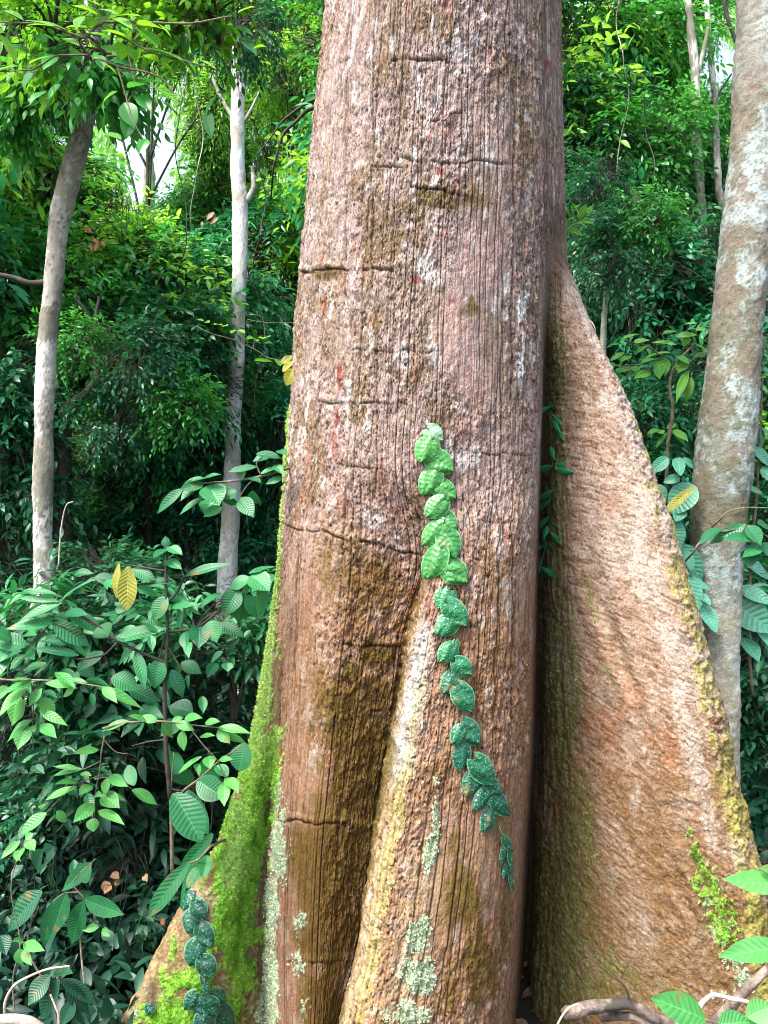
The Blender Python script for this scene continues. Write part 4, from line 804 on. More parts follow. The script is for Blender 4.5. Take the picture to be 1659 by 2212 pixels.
hero('hanging_branch', 'leafy twig crossing low in front of the mottled trunk', 'branch', c7, 2.458, 3.2,
 [((1230, 1378), (1108, 1475), 64), ((1385, 1352), (1168, 1485), 58), ((1430, 1440), (1258, 1455), 66), ((1395, 1362), (1482, 1480), 84), ((1482, 1490), (1370, 1560), 60), ((1460, 1350), (1530, 1382), 64), ((1410, 1510), (1400, 1620), 80), ((1470, 1480), (1570, 1560), 80)],
 [(.005, (990, 1605, .1), (1080, 1500), (1190, 1410), (1300, 1390), (1400, 1370), (1540, 1440)), (.004, (1180, 1370, .1), (1260, 1290), (1400, 1250), (1540, 1255))], M_broad, 'ovate', up=.8)
hero('broadleaf_plant', 'plant with a huge blue-green leaf low beyond the mottled trunk', 'plant', c7, 2.458, 4.2,
 [((1300, 1830), (1560, 2020), 150), ((1340, 1740), (1560, 1850), 80), ((1350, 1560), (1540, 1700), 90), ((1450, 740), (1480, 885), 52), ((1400, 1120), (1492, 1172), 28), ((1480, 760), (1560, 850), 40), ((1440, 880), (1530, 1000), 60), ((1480, 90), (1560, 110), 40), ((1460, 300), (1560, 350), 40), ((1470, 400), (1570, 440), 50), ((1490, 1000), (1560, 1100), 60), ((1430, 1960), (1520, 2100), 100), ((1360, 2050), (1470, 2200), 100)],
 [(.01, (1430, 2400), (1400, 2000), (1420, 1600), (1460, 1100), (1480, 700), (1500, 200)), (.004, (1330, 1680), (1540, 1650)), (.005, (1410, 1800), (1300, 1830))], M_broadP, 'ovate', up=.5)
hero('sprig', 'small sprig of bright yellow-green leaves sticking out behind the edge of the great trunk', 'sprig', c6, 2.765, 3.8,
 [((190, 1500), (118, 1383), 46), ((190, 1510), (236, 1408), 42), ((220, 1510), (292, 1413), 38), ((150, 1550), (280, 1550), 52), ((95, 1590), (212, 1630), 80), ((130, 1540), (92, 1428), 46), ((240, 1470), (308, 1460), 32), ((110, 1560), (60, 1500), 50), ((180, 1540), (270, 1500), 40), ((100, 1570), (150, 1580), 40)],
 [(.004, (0, 1600), (90, 1575), (160, 1530), (220, 1500), (240, 1470))], M_lime, 'ovate', up=1.)
hero('foreground_plant', 'bright green smooth leaves poking in above the dead branches by the buttress foot', 'plant', c8, 2.304, 2.0,
 [((1760, 1180), (1408, 1162), 100), ((1740, 1100), (1600, 1082), 44), ((1760, 1540), (1385, 1588), 112), ((1300, 1955), (988, 1822), 130), ((1370, 1980), (1560, 1975), 100), ((1540, 1940), (1690, 1870), 100), ((1500, 2000), (1700, 1960), 90)],
 [(.004, (1900, 2100), (1800, 1600), (1760, 1200), (1740, 1090)), (.004, (1700, 2100), (1500, 2020), (1300, 1955)), (.003, (1800, 1560), (1740, 1540))], M_light, 'ovate', up=.5, dy=0., droop=.05)
# dead wood on the ground
def dead(name, label, pts, w0, w1, mat, Y=2.65, cat='branch', extra=()):
    t = empty(name, P(*c8(*pts[0][:2]), Y), label, cat)
    b_ = Bag(); p3 = [P(*c8(p[0], p[1]), Y+(p[2] if len(p) > 2 else 0)) for p in pts]
    tube(b_, p3, np.linspace(w0, w1, len(p3))/2.304/1.1573*K*Y/2, n=len(p3)*14, ns=18, wob=.35, seed=len(pts)); b_.build('branch', mat, t)
    for ln in extra:
        b_ = Bag(); p3 = [P(*c8(p[0], p[1]), Y+(p[2] if len(p) > 2 else 0)) for p in ln[1:]]
        tube(b_, p3, np.linspace(ln[0], ln[0]*.4, len(p3))/2.304/1.1573*K*Y/2, n=len(p3)*8, ns=8, wob=.2); b_.build('twig', mat, t)
M_dead = woodmat('dead_branch_bark', (.075, .055, .045), (.22, .18, .15), 26, c=(.04, .035, .03))
M_deadp = woodmat('bleached_wood', (.38, .29, .22), (.52, .42, .34), 20, c=(.30, .24, .2))
dead('fallen_branch', 'thick grey dead branch lying at the foot of the crevice', [(505, 1920, .06), (560, 1905), (640, 1880), (750, 1872), (850, 1862), (930, 1900), (1010, 1950), (1130, 1990), (1300, 2080)], 76, 50, M_dead, 2.62,
     extra=[(50, (700, 1940, .05), (860, 1935), (960, 1980), (1100, 2010), (1300, 2060))])
dead('fallen_branch', 'pale straight root-like branch rising to the picture edge beyond the bright leaves', [(1250, 2080), (1400, 1930), (1500, 1820), (1600, 1720), (1720, 1610)], 66, 44, M_dead, 2.5)
dead('fallen_branch', 'thin bleached bent branch resting over the dead wood', [(1170, 1990), (1250, 1900), (1300, 1840), (1345, 1812), (1450, 1835), (1545, 1855), (1600, 1900)], 34, 16, M_deadp, 2.42)
dead('twig', 'fine forked dark twig standing up against the tan buttress', [(860, 1840), (830, 1760), (740, 1690), (640, 1605)], 12, 5, M_dark, 2.6, 'twig',
     [(5, (640, 1605), (600, 1618), (565, 1608)), (6, (645, 1600), (690, 1540), (705, 1490), (720, 1540)), (5, (640, 1605), (625, 1570)), (7, (815, 1720), (840, 1660), (885, 1605), (965, 1600)), (4, (850, 1650), (900, 1640), (955, 1650))])
dead('twig', 'slim straw-coloured tendril curling over the thick dead branch', [(440, 2000), (470, 1940), (510, 1890), (560, 1868), (600, 1895)], 12, 8, M_deadp, 2.5, 'twig')
thin('twig', [P(*c4(30, 1450), 2.3), P(*c4(25, 1350), 2.3), P(*c4(70, 1240), 2.3), P(*c4(160, 1180), 2.3), P(*c4(290, 1135), 2.3), P(*c4(380, 1125), 2.3)], .005, .0025, M_deadp, 'pale bent dead twig arching over the dark spotted leaves', 'twig')
thin('twig', [P(*c4(275, 1280), 2.4), P(*c4(300, 1340), 2.4), P(*c4(320, 1400), 2.4), P(*c4(322, 1470), 2.4)], .003, .004, M_deadp, 'short white twig standing among the dark spotted leaves', 'twig')
thin('fallen_branch', [P(*c4(-60, 1430), 2.25), P(*c4(60, 1415), 2.25), P(*c4(150, 1425), 2.25), P(*c4(230, 1470), 2.25)], .016, .013, M_deadp, 'reddish bare branch at the very bottom below the bent dead twig', 'branch')
thin('liana', [P(*c2_(320, 1560), 3.6), P(*c2_(330, 1400), 3.6), P(*c2_(345, 1290), 3.6), P(*c2_(370, 1220), 3.6), P(*c2_(400, 1210), 3.6)], .004, .003, M_pale, 'thin pale hooked stem right of the grey trunk foot', 'liana')

dl = empty('dead_leaf_cluster', P(*c4(640, 660), 3.3), 'few curled orange-brown dead leaves caught in the dark above the pointed hanging leaflets', 'leaves')
for (b0, b1, w_) in (((610, 620), (650, 645), 34), ((570, 660), (590, 720), 40), ((625, 665), (655, 680), 30), ((790, 625), (800, 665), 26), ((885, 865), (893, 905), 22), ((600, 690), (570, 730), 30)):
    b2 = Bag(); hero_leaf(b2, c4, 2.183, b0, b1, w_, 3.3, 'ovate', wav=.06); b2.build('leaf', M_brown, dl)
# ------------------------------------------------------------------ neighbouring trunks
def at_ground(px, Y):
    x = (px-829.5)*K*Y; return (x, Y, float(gz(x, Y)))
def trunk_tree(name, label, cat, path, Y, pal, seed, n=420, ns=56, relief=.004, knots=(), limbs=(), lmat=None, **kw):
    gp = at_ground(path[-1][0], Y); t = empty(name, gp, label, cat)
    last = path[-1]; gpy = 1106+(CAMZ-gp[2]+.15)/(K*Y); 
    if gpy > last[1]: path = list(path)+[(last[0]+(last[0]-path[-2][0])*.3, gpy, last[2]*1.25)]
    fine_trunk(path, Y, t, 'trunk', n, ns, pal, seed=seed, relief=relief, knots=knots, **kw)
    for ln in limbs:
        b_ = Bag(); pts = [P(p[0], p[1], Y+(p[3] if len(p) > 3 else 0)) for p in ln]
        tube(b_, pts, [p[2]*K*Y/2 for p in ln], n=len(ln)*8, ns=10, wob=.15, seed=seed); b_.build('branch', lmat or M_pale, t)
    return t
def mott_patch(cc, x, y, z, f1, f2, f3):
    L_ = lambda m, c: cc*(1-m[..., None])+np.array(c, np.float32)*m[..., None]
    cc = L_(sstep(3.2, 4.6, z+f1)*.55*sstep(-.3, .2, f2), (.42, .44, .43))
    cc = L_(sstep(1.5, 1.75, z+.3*f1)*(1-sstep(2.3, 3.0, z+f1))*sstep(-.3, .2, f1+f2)*.7, (.13, .125, .075))
    cc = L_((1-sstep(1.35, 1.6, z+.15*f2))*(.65+.5*f2), (.40, .38, .30))
    return L_(sstep(.05, .3, f2-.3*f1)*.35, (.15, .16, .08))
trunk_tree('forest_tree', 'smooth pale grey leaning trunk with dark blotches, its top under lime green leaves', 'tree',
 [(236, -420, 30), (205, -100, 34), (200, 60, 34), (194, 160, 37), (185, 235, 42), (166, 330, 45), (141, 420, 45), (123, 520, 38), (115, 620, 37), (104, 720, 38), (98, 830, 41), (95, 920, 38), (93, 1050, 40), (92, 1150, 38), (98, 1250, 45), (88, 1330, 48), (78, 1420, 52)], 4.7, GREY, 301,
 limbs=[[(-20, 590, 9), (30, 600, 11), (70, 612, 13), (108, 608, 14)], [(200, 60, 26), (180, -40, 20), (120, -160, 14), (40, -260, 8)], [(196, 140, 16), (230, 120, 14), (300, 60, 9), (380, -40, 5)]], lmat=M_dark)
trunk_tree('forest_tree', 'straight slim whitish trunk with a small bump halfway up', 'tree',
 [(540, -500, 20), (524, -100, 24), (516, 100, 26), (514, 210, 27), (513, 330, 29), (518, 440, 32), (519, 540, 32), (515, 640, 30), (512, 740, 31), (508, 830, 33), (503, 900, 34), (502, 1000, 34), (500, 1090, 37), (494, 1190, 40), (488, 1330, 44)], 6.6, WHITE, 331, relief=.005, knots=((492, 885, .05),),
 limbs=[[(517, 440, 22), (535, 430, 16), (548, 400, 10), (545, 360, 8)], [(516, 275, 10), (500, 250, 9), (480, 215, 7), (455, 160, 5)], [(514, 250, 12), (508, 180, 9), (500, 130, 6)], [(520, 270, 8), (535, 250, 7), (560, 200, 4)]])
trunk_tree('forest_tree', 'stout mottled trunk with turquoise-white lichen and brown patches, beyond the tan buttress', 'tree',
 [(1700, -500, 105), (1662, -150, 110), (1655, 0, 114), (1645, 150, 112), (1634, 300, 106), (1618, 450, 104), (1602, 600, 104), (1587, 750, 106), (1573, 900, 116), (1562, 1000, 118), (1551, 1120, 112), (1552, 1220, 98), (1558, 1330, 78), (1560, 1450, 70), (1558, 1600, 72)], 4.0, MOTT, 361, n=640, ns=120, relief=.006, patch=mott_patch)
trunk_tree('forest_tree', 'distant pale green ivy-clad trunk standing in the bright sky gap', 'tree',
 [(345, 60, 5), (334, 200, 8), (325, 250, 11), (323, 330, 16), (322, 400, 20), (318, 470, 26), (316, 560, 28)], 17, [(.22, .30, .20), (.30, .38, .28), (.20, .34, .2), (.35, .35, .3)], 380, n=90, ns=20, relief=.03,
 limbs=[[(330, 240, 7), (340, 222, 5), (350, 205, 4), (346, 185, 3)], [(326, 260, 6), (312, 240, 4), (300, 215, 3)]])
trunk_tree('forest_tree', 'double-stemmed slender pale tree with a V fork left of the mottled trunk', 'tree',
 [(1470, -200, 12), (1490, 40, 14), (1502, 175, 18), (1503, 270, 18), (1510, 369, 16), (1516, 444, 16), (1521, 531, 18), (1530, 609, 20), (1533, 680, 32), (1540, 760, 34), (1545, 1000, 36)], 7.5, GREY, 390, n=240, ns=36, relief=.006,
 limbs=[[(1532, 690, 26), (1524, 640, 24), (1482, 584, 20), (1454, 528, 15), (1443, 463, 12), (1430, 380, 10)], [(1512, 640, 10), (1480, 640, 9), (1400, 660, 7), (1370, 675, 5)], [(1502, 175, 11), (1520, 110, 10), (1530, 60, 8)]], lmat=M_pale)
trunk_tree('forest_tree', 'pair of thin grey stems high up beside the mottled trunk', 'tree',
 [(1520, -200, 8), (1530, 60, 10), (1538, 150, 12), (1545, 220, 12), (1552, 400, 13), (1566, 470, 14), (1570, 560, 15), (1572, 900, 18)], 8.2, GREY, 400, n=200, ns=24, relief=.005,
 limbs=[[(1560, -20, 9), (1572, 40, 8), (1590, 90, 8)], [(1538, 230, 7), (1560, 190, 5), (1580, 160, 4)]], lmat=M_dark)
trunk_tree('bare_sapling', 'pale broken-topped bare sapling against dark foliage above the buttress', 'sapling',
 [(1294, 588, 8), (1298, 606, 9), (1309, 632, 11), (1305, 690, 12), (1303, 740, 13), (1300, 850, 14)], 5.2, [(.30, .34, .26), (.36, .38, .32), (.42, .45, .40), (.2, .22, .15)], 410, n=120, ns=20, relief=.003)
trunk_tree('forest_tree', 'dark crooked forked tree behind the grey trunk', 'tree',
 [(215, 640, 3), (208, 690, 8), (205, 755, 15), (210, 803, 16), (194, 842, 17), (160, 868, 20), (142, 885, 24), (140, 930, 28), (138, 985, 30), (136, 1100, 32)], 5.6, [(.05, .05, .04), (.08, .075, .06), (.10, .11, .09), (.03, .035, .025)], 420, n=200, ns=30, relief=.006,
 limbs=[[(142, 885, 16), (120, 860, 18), (104, 820, 18)], [(206, 730, 11), (190, 732, 13), (160, 745, 14), (135, 762, 12), (118, 780, 10)], [(205, 745, 8), (222, 751, 9), (277, 807, 8), (348, 878, 6), (396, 914, 4)], [(206, 720, 9), (190, 680, 8), (160, 640, 6)], [(20, 960, 7), (70, 975, 10), (120, 965, 12)]], lmat=M_dark)
thin('branch', [P(1205, 318, 6.2), P(1260, 345, 6.2), P(1349, 403, 6.2), P(1410, 470, 6.2), P(1470, 560, 6.8), P(1500, 640, 7.4)], .022, .04, M_dark, 'dark diagonal bough in the foliage beyond the great trunk')
thin('branch', [P(1150, 425, 5.6), P(1215, 430, 5.6), P(1260, 436, 5.6), P(1330, 436, 5.6), P(1393, 440, 5.8), P(1440, 470, 6.4), P(1480, 540, 7.2)], .022, .035, M_dark, 'mossy level bough above the yellow-green sprig')
thin('branch', [P(585, 430, 6.2), P(594, 350, 6), P(612, 290, 6), P(640, 262, 6), P(668, 236, 6), P(720, 225, 6)], .006, .018, M_dark, 'crooked bare bough arching in front of bright foliage by the great trunk')
thin('branch', [P(560, 330, 6.4), P(590, 290, 6.4), P(610, 262, 6.4), P(640, 238, 6.4), P(720, 200, 6.6)], .004, .014, M_dark, 'shorter crooked bough just above the arching one')

# ------------------------------------------------------------------ background foliage, made once per kind and copied
def spray_cloud(seed, n, rx, ry, rz, L, W, per=9, kind='ovate', slen=.5, sag=.3, flat=.45, shell=.55, nu=3, nv=4):
    """n leafy twigs filling an ellipsoid crown centred on the origin, denser towards its skin; clumped"""
    rg_ = np.random.default_rng(seed)
    ncl = max(6, n//22); cc = unit(rg_.normal(0, 1, (ncl, 3)))*rg_.uniform(shell, 1, (ncl, 1))
    cl = cc[rg_.integers(0, ncl, n)]+rg_.normal(0, .16, (n, 3)); p0 = cl*np.array([rx, ry, rz])
    out = unit(cl)+rg_.normal(0, .6, (n, 3))+np.array([0, 0, -.05]); d = unit(out)
    ln = slen*rg_.uniform(.6, 1.3, (n, 1)); bag = Bag(); tw = Bag()
    lb, ld, lnn, lt = [], [], [], []
    tin = rg_.random(n)
    side0 = unit(np.cross(d, np.array([0, 0, 1.])+rg_.normal(0, .2, (n, 3))))
    for k in range(per):
        f = (k+.8)/per; p = p0+d*ln*f+np.array([0, 0, -1.])*sag*ln*f**2
        s = side0*(1 if k % 2 else -1)
        if k == per-1: s = s*.15
        dd = unit(d*.7+s*.95+np.array([0, 0, -.35])+rg_.normal(0, .25, (n, 3)))
        nm = unit(np.array([0, 0, 1.])+rg_.normal(0, flat, (n, 3))+dd*.2)
        lb.append(p); ld.append(dd); lnn.append(nm); lt.append(np.clip(tin+rg_.normal(0, .18, n), 0, 1))
    lb, ld, lnn, lt = map(np.concatenate, (lb, ld, lnn, lt)); m = len(lb)
    keep = rg_.random(m) < .9; lb, ld, lnn, lt = lb[keep], ld[keep], lnn[keep], lt[keep]; m = len(lb)
    leaves(bag, lb, ld, lnn, L*rg_.uniform(.6, 1.25, m), W*rg_.uniform(.7, 1.2, m), kind, rg_.uniform(.05, .45, m), .3, nu, nv, tint=lt, rng=rg_)
    # the twigs, thin three-sided
    f = np.linspace(0, 1, 4)[None, :, None]; pt = p0[:, None]+d[:, None]*ln[:, None]*f+np.array([0, 0, -1.])*sag*ln[:, None]*f**2
    th = np.array([0, 2.1, 4.2]); up = np.array([0, 0, 1.]); s1_ = side0; s2_ = np.cross(d, side0)
    ring_ = (np.cos(th)[None, :, None]*s1_[:, None]+np.sin(th)[None, :, None]*s2_[:, None])
    V = pt[:, :, None]+ring_[:, None]*(.006*(1-.7*f))[..., None]
    F = gridfaces(4, 3, True)[None]+(np.arange(n)*12)[:, None, None]; tw.add(V.reshape(-1, 3), F.reshape(-1, 4))
    return bag, tw, cc*np.array([rx, ry, rz])
proto = {}
def make_kind(key, seed, n, r, L, W, mat, **kw):
    bag, tw, cc = spray_cloud(seed, n, *r, L, W, **kw)
    o = bag.build('crown', mat); o.name = 'crown'
    rg_ = np.random.default_rng(seed+1); b_ = Bag()
    for c_ in cc[rg_.permutation(len(cc))[:16]]:
        a = np.array([0, 0, -r[2]*.9]); m_ = np.array([c_[0]*.25, c_[1]*.25, -r[2]*.2+c_[2]*.3])
        tube(b_, [a, m_, c_*.9], [.035, .022, .008], n=9, ns=6)
    b_.V += tw.V; b_.F += [f-0 for f in []]
    t2 = Bag(); t2.V, t2.F, t2.n = list(b_.V[:len(b_.F)]), list(b_.F), b_.n
    for V_, F_ in zip(tw.V, tw.F): t2.V.append(V_); t2.F.append(F_+t2.n); t2.n += len(V_)
    w_ = t2.build('branches', M_dark)
    proto[key] = (o, w_, r); o.hide_render = False
KN = dict(per=8, sag=.35)
RR = (.62, .5, .55)
make_kind('mid', 21, 250, RR, .13, .054, M_fmid, **KN)
make_kind('teal', 22, 250, RR, .135, .052, M_fteal, **KN)
make_kind('bright', 23, 230, RR, .12, .050, M_fbright, **KN)
make_kind('dark', 24, 260, RR, .125, .055, M_fdark, **KN)
make_kind('deep', 34, 260, RR, .13, .056, M_fshade, **KN)
make_kind('fine', 25, 420, RR, .075, .034, M_fmid, per=9, sag=.3, slen=.35)
make_kind('finebright', 28, 400, RR, .08, .036, M_fbright, per=9, sag=.3, slen=.35)
make_kind('long', 26, 130, (.6, .45, .5), .23, .075, M_fteal, per=6, sag=.4, slen=.5, kind='lance', nu=3, nv=6)
make_kind('big', 29, 150, RR, .19, .078, M_fmid, per=7, sag=.4, slen=.55, nu=3, nv=6)
make_kind('bigbright', 30, 130, RR, .20, .078, M_lime, per=7, sag=.4, slen=.55, nu=3, nv=6)
make_kind('willow', 27, 330, (.6, .5, .7), .15, .034, M_fteal, per=9, sag=1.0, slen=.6, kind='lance', nu=3, nv=5)
make_kind('willowbright', 31, 300, (.6, .5, .7), .15, .036, M_fbright, per=9, sag=1.0, slen=.6, kind='lance', nu=3, nv=5)
make_kind('broad', 32, 60, (.6, .4, .5), .21, .085, M_broad, per=6, sag=.5, slen=.5, nu=5, nv=9)
make_kind('broaddark', 33, 60, (.6, .4, .5), .23, .09, M_broadD, per=6, sag=.5, slen=.5, nu=5, nv=9)
used = set()
def clump(t, key, px, py, Y, s, gp, first):
    o, w_, r = proto[key]; c_ = P(px, py, Y+R.uniform(-.3, .3)*s)
    for src in (o, w_):
        k = src if key not in used else src.copy()
        if k is not src: COL.objects.link(k)
        k.parent = t; k.location = tuple(float(v) for v in c_-np.array(gp)); k.rotation_euler = (R.uniform(-.3, .3), R.uniform(-.3, .3), R.uniform(0, 6.28)); k.scale = (s, s, s)
    used.add(key)
def crown_tree(label, keys, Y, cl, cat='tree', group=None, name='leafy_tree', trunk=True, tx=None, tmat=None):
    keys = keys.split(); mx = float(np.mean([c_[0] for c_ in cl])) if tx is None else tx
    x = (mx-829.5)*K*Y; gp = (x, Y, float(gz(x, Y))); t = empty(name, gp, label, cat, group)
    for i, c_ in enumerate(cl): clump(t, keys[i % len(keys)], c_[0], c_[1], Y+(c_[3] if len(c_) > 3 else 0), c_[2], gp, i == 0)
    if trunk:
        top = P(mx, np.mean([c_[1] for c_ in cl]), Y); b_ = Bag(); a = np.array(gp)
        tube(b_, [a-[0, 0, .1], a+[R.uniform(-.1, .1), 0, (top[2]-a[2])*.5], top], [.035, .028, .012], n=30, ns=9, wob=.2, seed=mx)
        for c_ in cl:
            e_ = P(c_[0], c_[1]+20, Y+(c_[3] if len(c_) > 3 else 0)); s_ = a+(top-a)*R.uniform(.6, .85); tube(b_, [s_, (s_+e_)/2+[0, 0, .1], e_], [.014, .011, .006], n=10, ns=6)
        b_.build('trunk', tmat or M_dark, t)
    return t
T = [
 ('shaded bush with leaves half hiding the dark crooked fork', 'dark mid', 5.1, [(300, 770, .36), (165, 740, .3), (250, 900, .34), (390, 870, .34)]),
 ('shaded leafy branches half hiding the mossy level bough', 'dark mid dark', 5.0, [(1290, 395, .3), (1390, 470, .32), (1330, 540, .34)]),
 ('bough of big backlit leaves spreading in front of the grey trunk top', 'bigbright big bigbright', 3.9, [(120, 40, .42), (235, 85, .36), (370, 50, .36), (460, 10, .35)]),
 ('dark large-leaved bough hanging just below the backlit leaves', 'big dark', 4.5, [(70, 190, .36), (510, 50, .36), (20, 110, .36)]),
 ('bush of broad corrugated leaves massed behind the tall thin-stemmed sapling', 'broad broaddark', 3.9, [(90, 1330, .5), (240, 1400, .45), (430, 1330, .45), (520, 1480, .45), (120, 1500, .5), (330, 1560, .5), (500, 1290, .35), (430, 1680, .45)]),
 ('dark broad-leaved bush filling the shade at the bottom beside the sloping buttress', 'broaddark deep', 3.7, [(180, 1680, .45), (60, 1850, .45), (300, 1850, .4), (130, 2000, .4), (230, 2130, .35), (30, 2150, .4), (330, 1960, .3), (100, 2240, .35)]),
 ('leafy tree with small yellow-green leaves behind the upper bend of the grey trunk', 'bright finebright mid', 7.0, [(40, 300, .8), (110, 400, .8), (160, 380, .55), (20, 440, .8), (200, 500, .6)]),
 ('large-leaved tree reaching across the picture edge beside the grey trunk', 'mid big', 6.2, [(-10, 560, .8), (60, 700, .7), (20, 640, .7)]),
 ('green tree with reddish new leaves between the grey trunk and the white trunk', 'mid bright mid teal', 6.9, [(200, 540, .8), (290, 560, .6), (370, 590, .7), (440, 620, .7), (250, 620, .8), (340, 650, .8)]),
 ('dense round tree beside the bright sky gap, its top yellow-green', 'finebright fine fine', 9.0, [(470, 270, .6), (475, 380, .7), (440, 450, .5), (480, 450, .8), (400, 520, .7)]),
 ('pale bright tree top between the white trunk and the great trunk', 'finebright bright finebright', 8.6, [(620, 170, .6), (680, 300, .45), (590, 500, .65), (690, 130, .6), (575, 330, .25)]),
 ('tree with hanging narrow leaves at the top beside the great trunk', 'willowbright willow', 9.8, [(640, 30, 1.0), (560, 60, 1.0), (470, 20, .9), (690, 100, .9), (600, 130, .9)]),
 ('tree with drooping narrow grey-green leaves just beyond the white trunk', 'willow willowbright', 8.4, [(590, 540, .8), (620, 640, .8), (580, 720, .8), (470, 720, .7)]),
 ('leafy bright tree top behind the lime green bough', 'bright mid willowbright', 8.0, [(420, 80, .6), (340, 20, .7), (470, 180, .45), (200, 40, .8), (180, 130, .5)]),
 ('shaded tree around the dark crooked fork', 'mid teal dark', 6.4, [(210, 690, .6), (290, 720, .6), (380, 740, .6), (180, 790, .5), (430, 820, .5)]),
 ('blue-green tree left of the white trunk at mid height', 'teal mid', 7.0, [(400, 890, .6), (340, 940, .6), (430, 980, .6), (470, 860, .5)]),
 ('blue-green bush between the white trunk and the mossy edge', 'teal willow teal', 7.4, [(570, 820, .65), (600, 920, .6), (570, 1000, .6)]),
 ('sunlit yellow-green bush seen through the gap below the crooked fork', 'finebright bright', 9.5, [(250, 850, .75), (300, 900, .8), (210, 930, .8)]),
 ('dark tree top in the upper corner above the grey trunk', 'dark big', 5.6, [(20, 60, .6), (100, 40, .6), (60, 150, .5)]),
 ('dark bush left of the grey trunk foot', 'dark teal', 5.6, [(20, 800, .6), (10, 900, .6), (40, 1000, .6), (0, 1100, .6)]),
 ('lighter green tree top beside the upper right of the great trunk', 'mid bright mid', 8.0, [(1260, 60, .8), (1350, 30, .8), (1420, 80, .7), (1290, 130, .6), (1240, 190, .5)]),
 ('dark green tree hanging over the level mossy bough', 'dark mid mid', 7.4, [(1260, 270, .7), (1340, 300, .6), (1440, 270, .5), (1250, 380, .6), (1380, 370, .6), (1300, 470, .6)]),
 ('green tree around the slender pale double stem', 'mid fine dark', 8.8, [(1440, 150, .5), (1450, 330, .7), (1470, 430, .7), (1560, 230, .5), (1500, 20, .7)]),
 ('yellow-green sunlit tree seen between the slender stems and the mottled trunk', 'bright finebright', 9.5, [(1560, 330, .55), (1540, 430, .6), (1560, 520, .6)]),
 ('dark leafy bush behind the bare sapling', 'dark teal dark', 6.8, [(1300, 570, .6), (1380, 600, .7), (1460, 560, .6), (1340, 700, .7), (1440, 700, .7), (1540, 640, .6)]),
 ('blue-green bush in shade under the yellow-green shrub', 'teal dark', 5.4, [(1420, 860, .5), (1480, 960, .45), (1450, 1040, .45), (1510, 1090, .4)]),
 ('leafy bush at the outer side of the mottled trunk', 'teal bright mid', 6.0, [(1690, 700, .6), (1680, 850, .6), (1700, 1000, .6), (1680, 1130, .5)]),
 ('large-leaved dark bush low behind the mottled trunk', 'long dark', 5.2, [(1640, 1300, .5), (1660, 1420, .5), (1600, 1500, .45), (1650, 1620, .5), (1640, 1760, .5), (1560, 1400, .4)]),
]
for (lab, k, Y, cl) in T:
    lowb_ = 'bush' in lab
    t_ = crown_tree(lab, k, Y, cl, cat='branch' if 'branches' in lab else 'bush' if lowb_ else 'tree', name='bough' if 'bough of' in lab or 'leaved bough' in lab else 'leafy_branch' if 'branches' in lab else 'leafy_bush' if lowb_ else 'leafy_tree', trunk=Y > 6.6 and not lowb_)
    if 'reddish new' in lab:
        for (x_, y_, l_) in ((185, 490, 14), (200, 515, 12), (212, 524, 14), (196, 528, 10), (218, 520, 11), (462, 458, 16), (472, 470, 15), (437, 478, 9)):
            b2 = Bag(); a_ = P(x_, y_, 5.9); leaves(b2, a_, unit(np.array([R.uniform(-1, 1), -.3, -.7])), (0, -1, .4), l_*K*5.9*1.6, l_*K*5.9*.7, 'lance', .2, .2, 5, 7)
            b2.build('young_leaf', M_red, t_)['label'] = 'salmon red young leaf'
for i, (x_, y0_, y1_, Y_, r_) in enumerate(((392, 60, 700, 6.3, .004), (425, -60, 560, 7.5, .005), (155, 420, 900, 5.2, .003), (1345, -40, 560, 6.0, .004), (1402, 200, 760, 6.6, .005), (1275, 500, 800, 5.6, .003), (560, 350, 900, 6.2, .004))):
    pts = [P(x_+14*math.sin(j*1.7+i), y0_+(y1_-y0_)*j/7, Y_+.1*math.sin(j*2.1)) for j in range(8)]
    o_ = Bag(); tube(o_, pts, [r_]*8, n=60, ns=6, wob=.2); tag(o_.build('liana', M_pale if i % 2 else M_dark), 'thin liana hanging straight down among the leaves behind the great trunk', 'liana', 'hanging lianas')
for (px_, Y_, n_) in ((-330, 5.6, 4), (-620, 7.0, 5), (-380, 9.5, 5), (1950, 5.8, 4), (2280, 7.4, 5), (2000, 9.6, 5), (820, 8.2, 5), (1060, 9.4, 5), (960, 7.0, 3), (760, 10.5, 5), (1180, 7.6, 4)):
    crown_tree('leafy tree standing behind the great trunk or past the edge of the view', 'mid dark teal bright fine', Y_, [(px_+R.uniform(-110, 110)*6/Y_, 1250-(1350*j/n_)-R.uniform(0, 60), 1.0) for j in range(n_+1)], 'tree', 'trees behind the great trunk and outside the view', name='leafy_tree', trunk=True)
rb = np.random.default_rng(77)
for (x0, x1, y0, y1, Y0, Y1, n, keys, sc, lab, grp) in (
  (130, 620, 960, 1270, 6.9, 7.8, 14, ('teal', 'dark', 'fine', 'teal'), .60, 'shaded blue-green bush filling the space between the grey trunk and the white trunk', 'bushes between the grey and white trunks'),
  (-60, 580, 1270, 1500, 4.9, 5.9, 12, ('dark', 'teal', 'dark', 'long'), .50, 'dark blue-green undergrowth bush behind the corrugated-leaf sapling', 'undergrowth bushes behind the sapling'),
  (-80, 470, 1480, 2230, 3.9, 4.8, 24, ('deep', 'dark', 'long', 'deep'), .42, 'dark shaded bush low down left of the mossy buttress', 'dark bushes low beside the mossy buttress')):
    for i in range(n):
        crown_tree(lab, keys[i % len(keys)], rb.uniform(Y0, Y1), [(rb.uniform(x0, x1-130*(i/n)*(y0 > 1400)), y0+(y1-y0)*(i+.5)/n, sc*rb.uniform(.8, 1.25))], 'bush', grp, name='undergrowth_bush', trunk=False)
for k_, (o_, w_, r_) in proto.items():
    if k_ not in used:
        for x_ in (o_, w_): bpy.data.objects.remove(x_)
